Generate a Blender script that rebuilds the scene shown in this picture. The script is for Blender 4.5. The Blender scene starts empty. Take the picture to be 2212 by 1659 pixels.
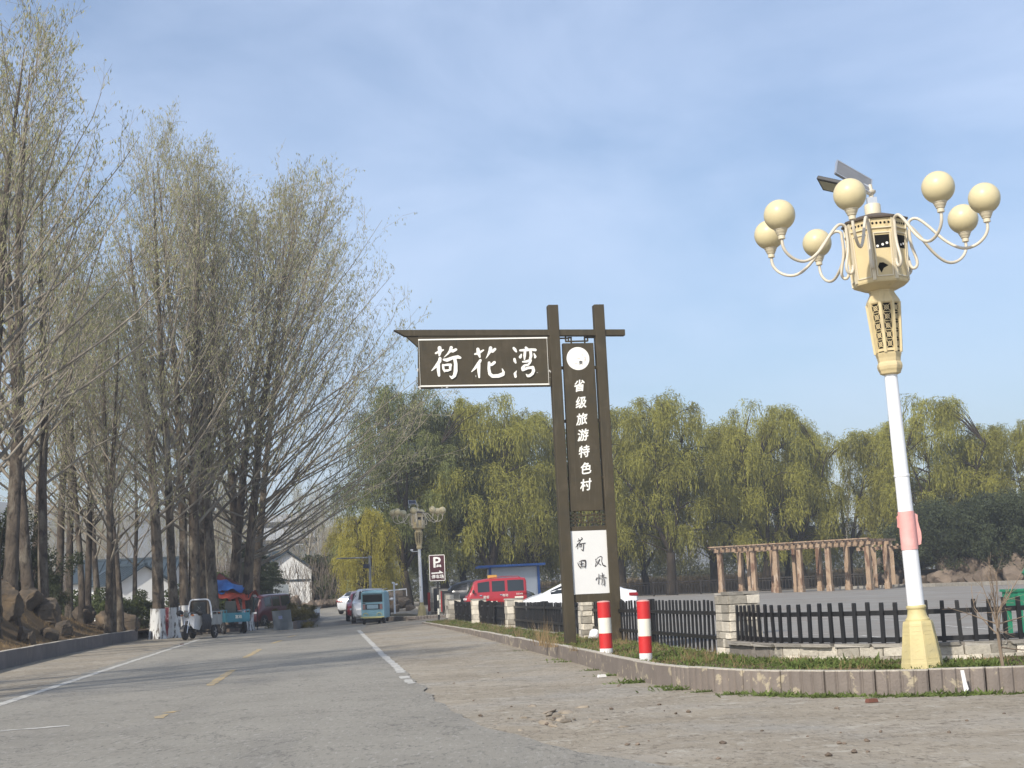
import bpy, bmesh, math, random
import numpy as np
from mathutils import Vector, Matrix

# ------------------------------------------------------------------ camera, sky, sun
scene = bpy.context.scene
COL = scene.collection
FPX, CX, CY, EYE = 3200.0, 1106.0, 829.5, 1.35       # focal length / centre in pixels of a 2212 x 1659 view
ROLL = math.atan(0.042)
PITCH = math.atan(448.5 * math.cos(ROLL) / FPX)
fw = np.array([0, math.cos(PITCH), math.sin(PITCH)])
u0 = np.array([0, -math.sin(PITCH), math.cos(PITCH)])
r0 = np.array([1.0, 0, 0])
RV = r0 * math.cos(ROLL) - u0 * math.sin(ROLL)
UV = u0 * math.cos(ROLL) + r0 * math.sin(ROLL)
CAM = np.array([0, 0, EYE])
cam = bpy.data.cameras.new("camera")
cam.sensor_width = 36.0
cam.lens = 36.0 * FPX / 2212.0
cam.clip_end = 5000
camo = bpy.data.objects.new("camera", cam)
COL.objects.link(camo)
m = Matrix(((RV[0], UV[0], -fw[0], 0), (RV[1], UV[1], -fw[1], 0), (RV[2], UV[2], -fw[2], EYE), (0, 0, 0, 1)))
camo.matrix_world = m
scene.camera = camo

SUN_AZ = math.radians(211)      # clockwise from +Y (view direction): behind the camera, to the left
SUN_EL = math.radians(38)
world = bpy.data.worlds.new("World")
scene.world = world
world.use_nodes = True
nt = world.node_tree
nt.nodes.clear()
def wn(t, **k):
    n = nt.nodes.new(t)
    for a, b in k.items(): setattr(n, a, b)
    return n
sky = wn("ShaderNodeTexSky", sky_type='NISHITA', sun_disc=False, sun_elevation=SUN_EL, sun_rotation=SUN_AZ,
         air_density=1.0, dust_density=1.5, ozone_density=2.6, altitude=100)
tc = wn("ShaderNodeTexCoord")
# thin cirrus: stretched noise over the sky dome
mp = wn("ShaderNodeMapping"); mp.inputs['Scale'].default_value = (1.6, 1.0, 3.6); mp.inputs['Rotation'].default_value = (0, 0.5, 0.3)
no = wn("ShaderNodeTexNoise"); no.inputs['Scale'].default_value = 2.3; no.inputs['Detail'].default_value = 7; no.inputs['Roughness'].default_value = 0.55; no.inputs['Distortion'].default_value = 0.35
rp = wn("ShaderNodeMapRange"); rp.inputs['From Min'].default_value = 0.36; rp.inputs['From Max'].default_value = 0.70; rp.inputs['To Min'].default_value = 0.06; rp.inputs['To Max'].default_value = 0.45
mx = wn("ShaderNodeMix", data_type='RGBA')
mx.inputs['B'].default_value = (5.7, 6.55, 8.3, 1)
bg = wn("ShaderNodeBackground"); bg.inputs['Strength'].default_value = 0.118
wo = wn("ShaderNodeOutputWorld")
L = nt.links.new
L(tc.outputs['Generated'], mp.inputs['Vector']); L(mp.outputs['Vector'], no.inputs['Vector'])
L(no.outputs['Fac'], rp.inputs['Value']); L(rp.outputs['Result'], mx.inputs['Factor'])
L(sky.outputs['Color'], mx.inputs['A']); L(mx.outputs['Result'], bg.inputs['Color']); L(bg.outputs['Background'], wo.inputs['Surface'])

sun = bpy.data.lights.new("sun", 'SUN')
sun.energy = 3.8; sun.angle = math.radians(1.2); sun.color = (1.0, 0.93, 0.82)
suno = bpy.data.objects.new("sun", sun); COL.objects.link(suno)
sd = Vector((math.sin(SUN_AZ) * math.cos(SUN_EL), math.cos(SUN_AZ) * math.cos(SUN_EL), math.sin(SUN_EL)))
suno.rotation_euler = sd.to_track_quat('Z', 'Y').to_euler()
vs = scene.view_settings
vs.view_transform = 'Standard'; vs.look = 'None'; vs.exposure = 0.5; vs.gamma = 1.0; vs.use_curve_mapping = False
scene.cycles.max_bounces = 6; scene.cycles.transparent_max_bounces = 8

# ------------------------------------------------------------------ pixel <-> place helpers
def ray(px, py): return RV * (px - CX) / FPX - UV * (py - CY) / FPX + fw
def G(px, py, z=0.0):
    d = ray(px, py); return CAM + d * ((z - EYE) / d[2])
def P(px, py, Y):
    d = ray(px, py); return CAM + d * (Y / d[1])
def smooth(a, b, x):
    t = min(1, max(0, (x - a) / (b - a))); return t * t * (3 - 2 * t)
def lerp(a, b, t): return a + (b - a) * t
def fence_x(y):           # line of the roadside fence
    return float(np.interp(y, [10, 22.3, 66, 130], [5.0, 3.1, -3.3, -9.0]))
def T(x, y):              # ground height
    s = smooth(-7, 1.5, x - fence_x(y))
    right = 0.55 * min(1, max(0, (y - 24) / 82)) + 0.5 * smooth(150, 320, y)
    left = 0.95 * smooth(72, 135, y) + 0.5 * smooth(150, 320, y)
    return right * s + left * (1 - s)
def GT(px, py):           # pixel -> point on the ground
    z = 0.0
    for i in range(12):
        p = G(px, py, z); z = 0.5 * z + 0.5 * T(p[0], min(p[1], 200))
    return G(px, py, z)
def at(px, Y):            # x of a pixel column at ground level, at depth Y
    x = (px - CX) / FPX * Y
    for i in range(4):
        z = T(x, Y); d = np.array([0, Y, z - EYE]); w = Y * fw[1] + (z - EYE) * fw[2]
        # solve RV.(x,Y,z-EYE)*F/w = px-CX
        x = ((px - CX) * w / FPX - RV[1] * Y - RV[2] * (z - EYE)) / RV[0]
    return x

# ------------------------------------------------------------------ mesh builder
class MB:
    def __init__(s): s.v = []; s.f = []; s.n = 0
    def add(s, v, f):
        v = np.asarray(v, float).reshape(-1, 3)
        s.v.append(v); o = s.n
        s.f.extend([tuple(i + o for i in q) for q in f]); s.n += len(v); return s
    def box(s, c, d, rz=0.0, top=1.0):
        x, y, z = d[0] / 2, d[1] / 2, d[2] / 2
        v = np.array([[-x, -y, -z], [x, -y, -z], [x, y, -z], [-x, y, -z], [-x * top, -y * top, z], [x * top, -y * top, z], [x * top, y * top, z], [-x * top, y * top, z]])
        if rz:
            cs, sn = math.cos(rz), math.sin(rz); v = np.c_[v[:, 0] * cs - v[:, 1] * sn, v[:, 0] * sn + v[:, 1] * cs, v[:, 2]]
        return s.add(v + np.asarray(c, float), [(3, 2, 1, 0), (4, 5, 6, 7), (0, 1, 5, 4), (1, 2, 6, 5), (2, 3, 7, 6), (3, 0, 4, 7)])
    def beam(s, a, b, w, h, up=(0, 0, 1)):
        a = np.asarray(a, float); b = np.asarray(b, float); d = b - a; d /= np.linalg.norm(d)
        up = np.asarray(up, float)
        if abs(d @ up) > 0.97: up = np.array([0, 1.0, 0])
        sx = np.cross(d, up); sx /= np.linalg.norm(sx); sz = np.cross(sx, d)
        v = [p + i * sx * w / 2 + j * sz * h / 2 for p in (a, b) for i, j in ((-1, -1), (1, -1), (1, 1), (-1, 1))]
        return s.add(v, [(0, 1, 2, 3), (7, 6, 5, 4), (0, 4, 5, 1), (1, 5, 6, 2), (2, 6, 7, 3), (3, 7, 4, 0)])
    def tube(s, pts, rad, n=8, cap=True):
        pts = np.asarray(pts, float); k = len(pts)
        rad = np.broadcast_to(np.asarray(rad, float), (k,))
        t = np.gradient(pts, axis=0); t /= np.linalg.norm(t, axis=1)[:, None] + 1e-12
        ref = np.array([0, 0, 1.0]) if abs(t[0][2]) < 0.9 else np.array([1.0, 0, 0])
        v = []; a = np.arange(n) * 2 * math.pi / n
        for i in range(k):
            e = ref - t[i] * (ref @ t[i]); e /= np.linalg.norm(e) + 1e-12; ref = e
            g = np.cross(t[i], e)
            v.append(pts[i] + rad[i] * (np.cos(a)[:, None] * e + np.sin(a)[:, None] * g))
        f = [(i * n + j, i * n + (j + 1) % n, (i + 1) * n + (j + 1) % n, (i + 1) * n + j) for i in range(k - 1) for j in range(n)]
        if cap: f += [tuple(range(n - 1, -1, -1)), tuple((k - 1) * n + j for j in range(n))]
        return s.add(np.concatenate(v), f)
    def lathe(s, prof, n=16, c=(0, 0, 0), a0=0.0, cap=True):
        k = len(prof); a = a0 + np.arange(n) * 2 * math.pi / n
        v = np.concatenate([np.c_[r * np.cos(a), r * np.sin(a), np.full(n, z)] for r, z in prof]) + np.asarray(c, float)
        f = [(i * n + j, i * n + (j + 1) % n, (i + 1) * n + (j + 1) % n, (i + 1) * n + j) for i in range(k - 1) for j in range(n)]
        if cap: f += [tuple(range(n - 1, -1, -1)), tuple((k - 1) * n + j for j in range(n))]
        return s.add(v, f)
    def ball(s, c, r, n=20, m_=12):
        rr = np.broadcast_to(np.asarray(r, float), (3,))
        prof = [(math.sin(math.pi * i / m_) + (1e-4 if i in (0, m_) else 0), -math.cos(math.pi * i / m_)) for i in range(m_ + 1)]
        b = MB().lathe(prof, n, cap=False); return s.add(b.arr() * rr + np.asarray(c, float), b.f)
    def prism(s, poly, d0, d1, plane='xz'):
        # polygon in (a,b), extruded d0..d1 along the third axis
        k = len(poly); P2 = np.asarray(poly, float)
        def mk(d):
            o = np.full(k, d)
            return np.c_[P2[:, 0], o, P2[:, 1]] if plane == 'xz' else np.c_[P2[:, 0], P2[:, 1], o] if plane == 'xy' else np.c_[o, P2[:, 0], P2[:, 1]]
        f = [tuple(range(k)), tuple(range(2 * k - 1, k - 1, -1))] + [(i, k + i, k + (i + 1) % k, (i + 1) % k) for i in range(k)]
        return s.add(np.r_[mk(d0), mk(d1)], f)
    def quad(s, a, b, c, d): return s.add([a, b, c, d], [(0, 1, 2, 3)])
    def arr(s): return np.concatenate(s.v) if s.v else np.zeros((0, 3))
    def rot(s, rz=0, rx=0, ry=0, off=(0, 0, 0)):
        M3 = np.array((Matrix.Rotation(rz, 3, 'Z') @ Matrix.Rotation(ry, 3, 'Y') @ Matrix.Rotation(rx, 3, 'X')))
        s.v = [s.arr() @ M3.T + np.asarray(off, float)]; return s
    def join(s, o): return s.add(o.arr(), o.f)

def obj(name, mb, mat, parent=None, smooth_=None, bevel=0.0, mesh=None):
    if mesh is None:
        mesh = bpy.data.meshes.new(name)
        mesh.from_pydata(mb.arr().tolist(), [], mb.f)
        if smooth_ is not None:
            mesh.shade_smooth(); mesh.set_sharp_from_angle(angle=math.radians(smooth_))
        mesh.materials.append(mat)
    o = bpy.data.objects.new(name, mesh); COL.objects.link(o)
    if bevel:
        b = o.modifiers.new('bevel', 'BEVEL'); b.width = bevel; b.segments = 2; b.limit_method = 'ANGLE'; b.angle_limit = math.radians(40)
    if parent is not None: o.parent = parent
    return o
def tag(o, label=None, cat=None, group=None, kind=None):
    if label: o['label'] = label
    if cat: o['category'] = cat
    if group: o['group'] = group
    if kind: o['kind'] = kind
    return o
def thing(name, label, cat, loc=(0, 0, 0), rz=0.0, group=None, rot=None):
    o = bpy.data.objects.new(name, None); COL.objects.link(o)
    o.empty_display_size = 0.2
    o.location = [float(q) for q in loc]; o.rotation_euler = rot or (0, 0, rz)
    return tag(o, label, cat, group)
def copy_tree(o, parent=None):
    c = o.copy(); COL.objects.link(c); c.parent = parent
    for ch in list(o.children): copy_tree(ch, c)
    return c

# ------------------------------------------------------------------ materials
MATS = {}
def mat(name, col, rough=0.7, var=0.12, sc=5.0, bump=0.0, bsc=50.0, metal=0.0, spec=0.5, patches=(), stretch=(1, 1, 1), orand=0.0, trans=0.0, coat=0.0, coord='pos', bdist=0.02):
    if name in MATS: return MATS[name]
    mt = bpy.data.materials.new(name); mt.use_nodes = True; t = mt.node_tree; N = t.nodes; K = t.links.new
    b = N['Principled BSDF']
    b.inputs['Roughness'].default_value = rough; b.inputs['Metallic'].default_value = metal
    b.inputs['Specular IOR Level'].default_value = spec
    if coat: b.inputs['Coat Weight'].default_value = coat; b.inputs['Coat Roughness'].default_value = 0.08
    if coord == 'pos': g = N.new('ShaderNodeNewGeometry').outputs['Position']
    else: g = N.new('ShaderNodeTexCoord').outputs['Object']
    mp_ = N.new('ShaderNodeMapping'); mp_.inputs['Scale'].default_value = stretch; K(g, mp_.inputs['Vector']); vec = mp_.outputs['Vector']
    def noise(scale, detail=4, rough_=0.6, dist=0.0):
        nonlocal vec
        n = N.new('ShaderNodeTexNoise'); n.inputs['Scale'].default_value = scale; n.inputs['Detail'].default_value = detail
        n.inputs['Roughness'].default_value = rough_; n.inputs['Distortion'].default_value = dist; K(vec, n.inputs['Vector']); return n.outputs['Fac']
    def ramp(f, a, b_, lo=0.0, hi=1.0):
        r = N.new('ShaderNodeMapRange'); r.inputs['From Min'].default_value = a; r.inputs['From Max'].default_value = b_
        r.inputs['To Min'].default_value = lo; r.inputs['To Max'].default_value = hi; K(f, r.inputs['Value']); return r.outputs['Result']
    def mixc(f, a, b_, mode='MIX'):
        x = N.new('ShaderNodeMix'); x.data_type = 'RGBA'; x.blend_type = mode
        for s_, val in (('Factor', f), ('A', a), ('B', b_)):
            if isinstance(val, (tuple, list)): x.inputs[s_].default_value = (*val, 1) if len(val) == 3 else val
            elif isinstance(val, (int, float)): x.inputs[s_].default_value = val
            else: K(val, x.inputs[s_])
        return x.outputs['Result']
    c = (*col, 1)
    cur = None
    if var:
        f = ramp(noise(sc, 5), 0.3, 0.7)
        cur = mixc(f, tuple(q * (1 - var) for q in col), tuple(min(1, q * (1 + var)) for q in col))
    for pt_ in patches:
        pc, lo, hi, psc, amt = pt_[:5]; v0 = vec
        if len(pt_) > 5:
            mq = N.new('ShaderNodeMapping'); mq.inputs['Scale'].default_value = pt_[5]; mq.inputs['Rotation'].default_value = (0, 0, 0.12); K(g, mq.inputs['Vector']); vec = mq.outputs['Vector']
        nf = noise(psc, 6, 0.65, 0.3); vec = v0
        if len(pt_) > 6:      # hairline cracks along the mid level of the noise
            s1 = N.new('ShaderNodeMath'); s1.operation = 'SUBTRACT'; K(nf, s1.inputs[0]); s1.inputs[1].default_value = 0.5
            s2 = N.new('ShaderNodeMath'); s2.operation = 'ABSOLUTE'; K(s1.outputs[0], s2.inputs[0]); f = ramp(s2.outputs[0], lo, hi, amt, 0)
        else: f = ramp(nf, lo, hi, 0, amt)
        cur = mixc(f, cur if cur is not None else tuple(col), pc)
    if orand:
        oi = N.new('ShaderNodeObjectInfo'); r_ = ramp(oi.outputs['Random'], 0, 1, 1 - orand, 1 + orand)
        cm = N.new('ShaderNodeCombineColor'); [K(r_, cm.inputs[i]) for i in range(3)]
        cur = mixc(1.0, cur if cur is not None else tuple(col), cm.outputs['Color'], 'MULTIPLY')
    if cur is None: b.inputs['Base Color'].default_value = c
    else: K(cur, b.inputs['Base Color'])
    if bump:
        bm_ = N.new('ShaderNodeBump'); bm_.inputs['Strength'].default_value = bump; bm_.inputs['Distance'].default_value = bdist
        K(noise(bsc, 6, 0.65), bm_.inputs['Height']); K(bm_.outputs['Normal'], b.inputs['Normal'])
    if trans:
        tr = N.new('ShaderNodeBsdfTranslucent'); ms = N.new('ShaderNodeMixShader'); ms.inputs[0].default_value = trans
        if cur is None: tr.inputs['Color'].default_value = c
        else: K(cur, tr.inputs['Color'])
        out = N['Material Output']; K(b.outputs[0], ms.inputs[1]); K(tr.outputs[0], ms.inputs[2]); K(ms.outputs[0], out.inputs['Surface'])
    MATS[name] = mt; return mt

M_asphalt = mat('asphalt', (0.265, 0.248, 0.212), 0.92, 0.10, 0.5, 0.8, 60, spec=0.2,
                patches=[((0.31, 0.292, 0.25), 0.46, 0.72, 0.5, 0.6, (1.0, .12, 1)), ((0.19, 0.182, 0.165), 0.52, 0.72, 0.9, 0.45, (1.0, .16, 1)), ((0.41, 0.395, 0.36), 0.55, 0.67, 20, 0.5, (1, .22, 1)), ((0.10, 0.098, 0.092), 0.55, 0.67, 25, 0.55, (1, .22, 1)), ((0.13, 0.125, 0.115), 0.64, 0.69, 1.8, 0.4), ((0.09, 0.086, 0.08), 0.0, 0.006, 0.55, 0.7, (1, .6, 1), 1)])
M_dirt = mat('dirt', (0.292, 0.256, 0.20), 0.96, 0.14, 0.7, 1.0, 14, spec=0.12,
             patches=[((0.335, 0.302, 0.25), 0.46, 0.64, 0.55, 0.7, (.5, 1.0, 1)), ((0.20, 0.166, 0.122), 0.54, 0.70, 1.2, 0.6, (.45, 1.0, 1)), ((0.285, 0.27, 0.24), 0.50, 0.64, 0.4, 0.7), ((0.23, 0.195, 0.145), 0.50, 0.62, 0.22, 0.5),
                      ((0.42, 0.39, 0.33), 0.57, 0.64, 5, 0.55, (.5, .5, 1)), ((0.125, 0.102, 0.076), 0.58, 0.65, 7, 0.65, (.8, .6, 1)), ((0.41, 0.38, 0.32), 0.56, 0.66, 17, 0.5, (1, .3, 1)), ((0.12, 0.10, 0.08), 0.57, 0.66, 21, 0.6, (1, .3, 1)), ((0.10, 0.08, 0.06), 0.0, 0.008, 1.1, 0.7, (.7, 1, 1), 1)])
M_line = mat('line_paint_white', (0.47, 0.455, 0.41), 0.8, 0.1, 3, patches=[((0.25, 0.24, 0.22), 0.48, 0.62, 6, 0.85)])
M_yline = mat('line_paint_yellow', (0.44, 0.31, 0.13), 0.8, 0.1, 3, patches=[((0.25, 0.235, 0.20), 0.42, 0.60, 5, 0.9)])
M_lot = mat('lot_paving', (0.235, 0.225, 0.205), 0.92, 0.12, 0.4, 0.5, 60, spec=0.2, patches=[((0.20, 0.165, 0.14), 0.45, 0.7, 0.25, 0.7), ((0.29, 0.28, 0.26), 0.5, 0.7, 1.3, 0.4)])
M_soil = mat('bed_soil', (0.135, 0.105, 0.065), 0.97, 0.2, 3, 1.0, 30, spec=0.1, patches=[((0.07, 0.085, 0.03), 0.45, 0.65, 2.5, 0.6), ((0.22, 0.18, 0.11), 0.55, 0.7, 5, 0.6)])
M_bank = mat('bank_soil', (0.115, 0.082, 0.05), 0.97, 0.2, 1.2, 1.0, 12, spec=0.1, patches=[((0.18, 0.12, 0.065), 0.50, 0.66, 0.8, 0.7), ((0.075, 0.06, 0.04), 0.52, 0.7, 2.5, 0.6)])
M_rock = mat('rock', (0.10, 0.08, 0.06), 0.93, 0.3, 3, 1.0, 9, spec=0.2, patches=[((0.055, 0.05, 0.045), 0.45, 0.65, 2.4, 0.7), ((0.19, 0.135, 0.08), 0.50, 0.66, 1.3, 0.75)], orand=0.25)
M_rockp = mat('pale_rock', (0.165, 0.13, 0.10), 0.93, 0.25, 1.3, 1.0, 5, spec=0.2, patches=[((0.13, 0.10, 0.08), 0.50, 0.66, 1.6, 0.7), ((0.40, 0.34, 0.27), 0.6, 0.72, 3.0, 0.5)], orand=0.25)
M_kerb = mat('kerb_concrete', (0.205, 0.175, 0.152), 0.9, 0.12, 2.2, 0.6, 30, spec=0.2, patches=[((0.44, 0.38, 0.27), 0.57, 0.62, 4.5, 0.8), ((0.15, 0.13, 0.115), 0.56, 0.74, 1.4, 0.5)], orand=0.07)
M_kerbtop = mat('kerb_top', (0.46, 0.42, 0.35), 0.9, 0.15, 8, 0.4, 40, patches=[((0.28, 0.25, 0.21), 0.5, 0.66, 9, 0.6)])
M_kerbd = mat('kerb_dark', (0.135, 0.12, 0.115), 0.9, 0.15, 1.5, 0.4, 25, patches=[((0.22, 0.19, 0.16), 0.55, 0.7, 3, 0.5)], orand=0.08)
M_brown = mat('brown_paint', (0.058, 0.046, 0.026), 0.62, 0.10, 3.0, 0.15, 90, spec=0.35, patches=[((0.034, 0.034, 0.026), 0.52, 0.72, 1.6, 0.55), ((0.105, 0.083, 0.055), 0.55, 0.75, 2.3, 0.5), ((0.09, 0.075, 0.05), 0.55, 0.66, 14, 0.5, (1, 1, .08)), ((0.02, 0.018, 0.012), 0.6, 0.68, 11, 0.6, (1, 1, .06))])
M_boardwhite = mat('white_panel', (0.70, 0.695, 0.67), 0.5, 0.03, 2.0, patches=[((0.70, 0.68, 0.62), 0.6, 0.8, 1.5, 0.5)])
M_letter = mat('white_lettering', (0.86, 0.84, 0.77), 0.55, 0.02)
M_ink = mat('ink_lettering', (0.022, 0.016, 0.017), 0.5, 0.0)
M_greyink = mat('worn_grey_print', (0.42, 0.40, 0.36), 0.6, 0.0)
M_cream = mat('cream_enamel', (0.60, 0.49, 0.275), 0.5, 0.07, 3.0, 0.12, 60, patches=[((0.42, 0.33, 0.19), 0.55, 0.72, 5, 0.5), ((0.30, 0.24, 0.15), 0.58, 0.68, 9, 0.45, (1, 1, .15))])
M_creampale = mat('cream_pale_trim', (0.62, 0.55, 0.40), 0.45, 0.05, 4.0, 0.05, 60)
M_globe = mat('globe_acrylic', (0.61, 0.525, 0.315), 0.36, 0.04, 6.0, 0.06, 90, spec=0.35)
M_base = mat('cream_base', (0.54, 0.455, 0.225), 0.6, 0.08, 4.0, 0.25, 40, patches=[((0.40, 0.36, 0.22), 0.5, 0.7, 3, 0.5)])
M_arm = mat('arm_enamel', (0.60, 0.54, 0.43), 0.4, 0.04, 6.0)
M_eave = mat('rusty_dark_trim', (0.085, 0.065, 0.05), 0.7, 0.15, 9)
M_black = mat('black_void', (0.008, 0.008, 0.008), 0.8, 0.0, spec=0.2)
M_polewhite = mat('white_pole_paint', (0.78, 0.79, 0.80), 0.45, 0.03, 3.0, patches=[((0.12, 0.12, 0.12), 0.655, 0.67, 7, 0.85), ((0.62, 0.62, 0.62), 0.6, 0.7, 4, 0.5)], stretch=(1, 1, 0.35))
M_pink = mat('faded_pink_film', (0.72, 0.36, 0.33), 0.55, 0.06, 6.0, 0.3, 25, patches=[((0.76, 0.50, 0.46), 0.5, 0.7, 4, 0.5)])
M_solar = mat('solar_glass', (0.015, 0.018, 0.035), 0.12, 0.0, spec=0.6)
M_solarback = mat('solar_back', (0.17, 0.175, 0.185), 0.45, 0.1, 8)
M_alu = mat('aluminium', (0.62, 0.63, 0.64), 0.35, 0.04, metal=0.7)
M_lens = mat('lamp_lens', (0.34, 0.33, 0.24), 0.3, 0.1, 30)
M_darkmetal = mat('dark_metal', (0.03, 0.031, 0.033), 0.5, 0.1, 6)
M_red = mat('bollard_red', (0.52, 0.022, 0.022), 0.5, 0.06, 5, 0.05, 60, patches=[((0.40, 0.05, 0.045), 0.6, 0.75, 6, 0.5)])
M_bwhite = mat('bollard_white', (0.74, 0.71, 0.60), 0.55, 0.04, 5, patches=[((0.6, 0.57, 0.48), 0.6, 0.75, 6, 0.5)])
M_bwhite2 = mat('bollard_foot_white', (0.70, 0.70, 0.69), 0.6, 0.04, 5, patches=[((0.4, 0.38, 0.34), 0.6, 0.7, 8, 0.6)])
M_picket = mat('picket_black', (0.014, 0.014, 0.015), 0.42, 0.15, 6, 0.15, 60, spec=0.45)
M_net = mat('black_net', (0.017, 0.017, 0.018), 0.85, 0.25, 12, 0.4, 60, spec=0.2)
M_stone = mat('pillar_stone', (0.50, 0.46, 0.385), 0.9, 0.2, 9, 0.8, 30, spec=0.2, orand=0.5, patches=[((0.26, 0.22, 0.17), 0.55, 0.72, 9, 0.5)])
M_mortar = mat('mortar', (0.20, 0.18, 0.155), 0.95, 0.2, 10, 0.5, 50)
M_slab = mat('cap_slab', (0.28, 0.26, 0.225), 0.92, 0.2, 6, 0.6, 40, orand=0.2)
M_pergola = mat('weathered_wood', (0.33, 0.235, 0.155), 0.88, 0.2, 3, 0.8, 20, patches=[((0.13, 0.065, 0.04), 0.50, 0.60, 2.6, 0.85), ((0.44, 0.35, 0.27), 0.55, 0.64, 3.6, 0.8)], stretch=(1, 1, 0.35))
M_rail = mat('railing_paint', (0.03, 0.024, 0.019), 0.6, 0.15, 5)
M_green = mat('machine_green', (0.015, 0.20, 0.105), 0.45, 0.12, 4, patches=[((0.03, 0.12, 0.07), 0.55, 0.7, 6, 0.5)])
M_bark = mat('poplar_bark', (0.165, 0.133, 0.10), 0.95, 0.3, 2.0, 1.0, 6, spec=0.1, bdist=.12, patches=[((0.045, 0.038, 0.032), 0.48, 0.58, 3.5, 0.8), ((0.30, 0.265, 0.21), 0.54, 0.64, 1.6, 0.75)], stretch=(1, 1, 0.5))
M_barkp = mat('pale_poplar_bark', (0.30, 0.27, 0.215), 0.95, 0.2, 2.0, 1.0, 9, spec=0.1, patches=[((0.09, 0.075, 0.06), 0.52, 0.66, 4.0, 0.75)], stretch=(1, 1, 1.4))
M_barkb = mat('bank_poplar_bark', (0.105, 0.086, 0.068), 0.95, 0.3, 2.0, 1.0, 6, spec=0.1, bdist=.12, patches=[((0.035, 0.03, 0.026), 0.48, 0.58, 3.5, 0.8), ((0.22, 0.195, 0.155), 0.55, 0.66, 1.6, 0.7)], stretch=(1, 1, 0.5))
M_barkd = mat('dark_bark', (0.042, 0.034, 0.026), 0.95, 0.25, 3.0, 1.0, 9, spec=0.1, patches=[((0.10, 0.08, 0.06), 0.55, 0.7, 4.0, 0.5)], stretch=(1, 1, 0.45))
M_limb = mat('pale_limb_bark', (0.25, 0.22, 0.175), 0.95, 0.3, 1.2, spec=0.1, patches=[((0.10, 0.085, 0.07), 0.5, 0.64, 1.5, 0.7)])
M_twig = mat('twig', (0.31, 0.275, 0.215), 0.9, 0.25, 0.8, spec=0.15)
M_catkin = mat('poplar_catkin', (0.33, 0.325, 0.165), 0.8, 0.3, 0.6, spec=0.15, trans=0.35)
M_white_wash = mat('whitewash', (0.66, 0.66, 0.64), 0.9, 0.08, 5, 1.0, 8, bdist=.08, patches=[((0.12, 0.10, 0.085), 0.515, 0.56, 7, 0.95)], stretch=(1, 1, 0.22))
M_willow = mat('willow_leaf', (0.26, 0.25, 0.055), 0.7, 0.4, 0.45, spec=0.2, trans=0.35, orand=0.22)
M_willowd = mat('dark_willow_leaf', (0.15, 0.165, 0.055), 0.7, 0.4, 0.45, spec=0.2, trans=0.35, orand=0.22)
M_willowy = mat('yellow_willow_leaf', (0.34, 0.30, 0.055), 0.7, 0.3, 0.35, spec=0.2, trans=0.35)
M_conif = mat('conifer_needle', (0.058, 0.07, 0.036), 0.8, 0.5, 0.8, spec=0.15, trans=0.15, orand=0.2)
M_bush = mat('bush_leaf', (0.068, 0.085, 0.028), 0.75, 0.4, 0.5, spec=0.2, trans=0.25, orand=0.25)
M_bushy = mat('yellowish_bush_leaf', (0.16, 0.135, 0.04), 0.75, 0.35, 0.7, spec=0.2, trans=0.25)
M_grass = mat('bed_grass', (0.12, 0.16, 0.045), 0.75, 0.4, 3.0, spec=0.2, trans=0.25)
M_drygrass = mat('dry_grass', (0.30, 0.215, 0.115), 0.85, 0.3, 2.0, spec=0.15, trans=0.2)
M_reed = mat('dry_reed', (0.36, 0.265, 0.15), 0.85, 0.25, 0.3, spec=0.15, trans=0.2)
M_wallw = mat('white_render', (0.78, 0.78, 0.76), 0.85, 0.05, 0.7, 0.1, 20)
M_roof = mat('blue_grey_tiles', (0.03, 0.048, 0.062), 0.7, 0.15, 2, 0.3, 10)
M_paint = {}
def paint(n, col, rough=0.32): return mat('car_paint_' + n, col, rough, 0.04, 2, spec=0.5, coat=0.6)
M_glass = mat('tinted_glass', (0.018, 0.021, 0.022), 0.06, 0.0, spec=0.7)
M_tyre = mat('tyre_rubber', (0.02, 0.019, 0.018), 0.85, 0.15, 10)
M_rim = mat('wheel_rim', (0.42, 0.42, 0.43), 0.35, 0.05, metal=0.6)
M_plasticd = mat('black_plastic', (0.022, 0.022, 0.023), 0.6, 0.1, 8)
M_chrome = mat('chrome', (0.7, 0.7, 0.7), 0.15, 0.0, metal=1.0)
M_taillight = mat('tail_light', (0.25, 0.006, 0.012), 0.2, 0.0)
M_headlight = mat('head_light', (0.72, 0.73, 0.74), 0.12, 0.0, spec=0.8)
# ------------------------------------------------------------------ the ground
rng = np.random.default_rng(7)
random.seed(7)
def vnoise(x, y, s=1.0, seed=0):       # cheap smooth value noise
    x = x * s + seed * 17.3; y = y * s - seed * 9.1
    return (math.sin(x * 1.7 + 1.3 * math.sin(y * 1.1)) + math.sin(y * 2.3 + 1.7 * math.sin(x * 0.9 + 2)) + 0.5 * math.sin(3.1 * x + 2.7 * y)) / 2.5
def grid_sheet(xs_of, ys, zf):
    b = MB(); rows = [[(x, y, zf(x, y)) for x in xs_of(y)] for y in ys]
    n = len(rows[0]); v = [p for r in rows for p in r]
    b.add(v, [(i * n + j, i * n + j + 1, (i + 1) * n + j + 1, (i + 1) * n + j) for i in range(len(rows) - 1) for j in range(n - 1)])
    return b
gx = sorted(set(list(np.linspace(-16, 16, 129)) + list(np.linspace(-120, -16, 40)) + list(np.linspace(16, 120, 40)) + [-2500, -900, -350, -200, 200, 350, 900, 2500]))
gy = list(np.linspace(-40, 8, 9)) + list(np.arange(8.4, 34, 0.3)) + list(np.arange(34, 150, 1.6)) + [160, 180, 210, 260, 330, 450, 700, 1200, 2600]
PATCH = G(1210, 1555)
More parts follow.
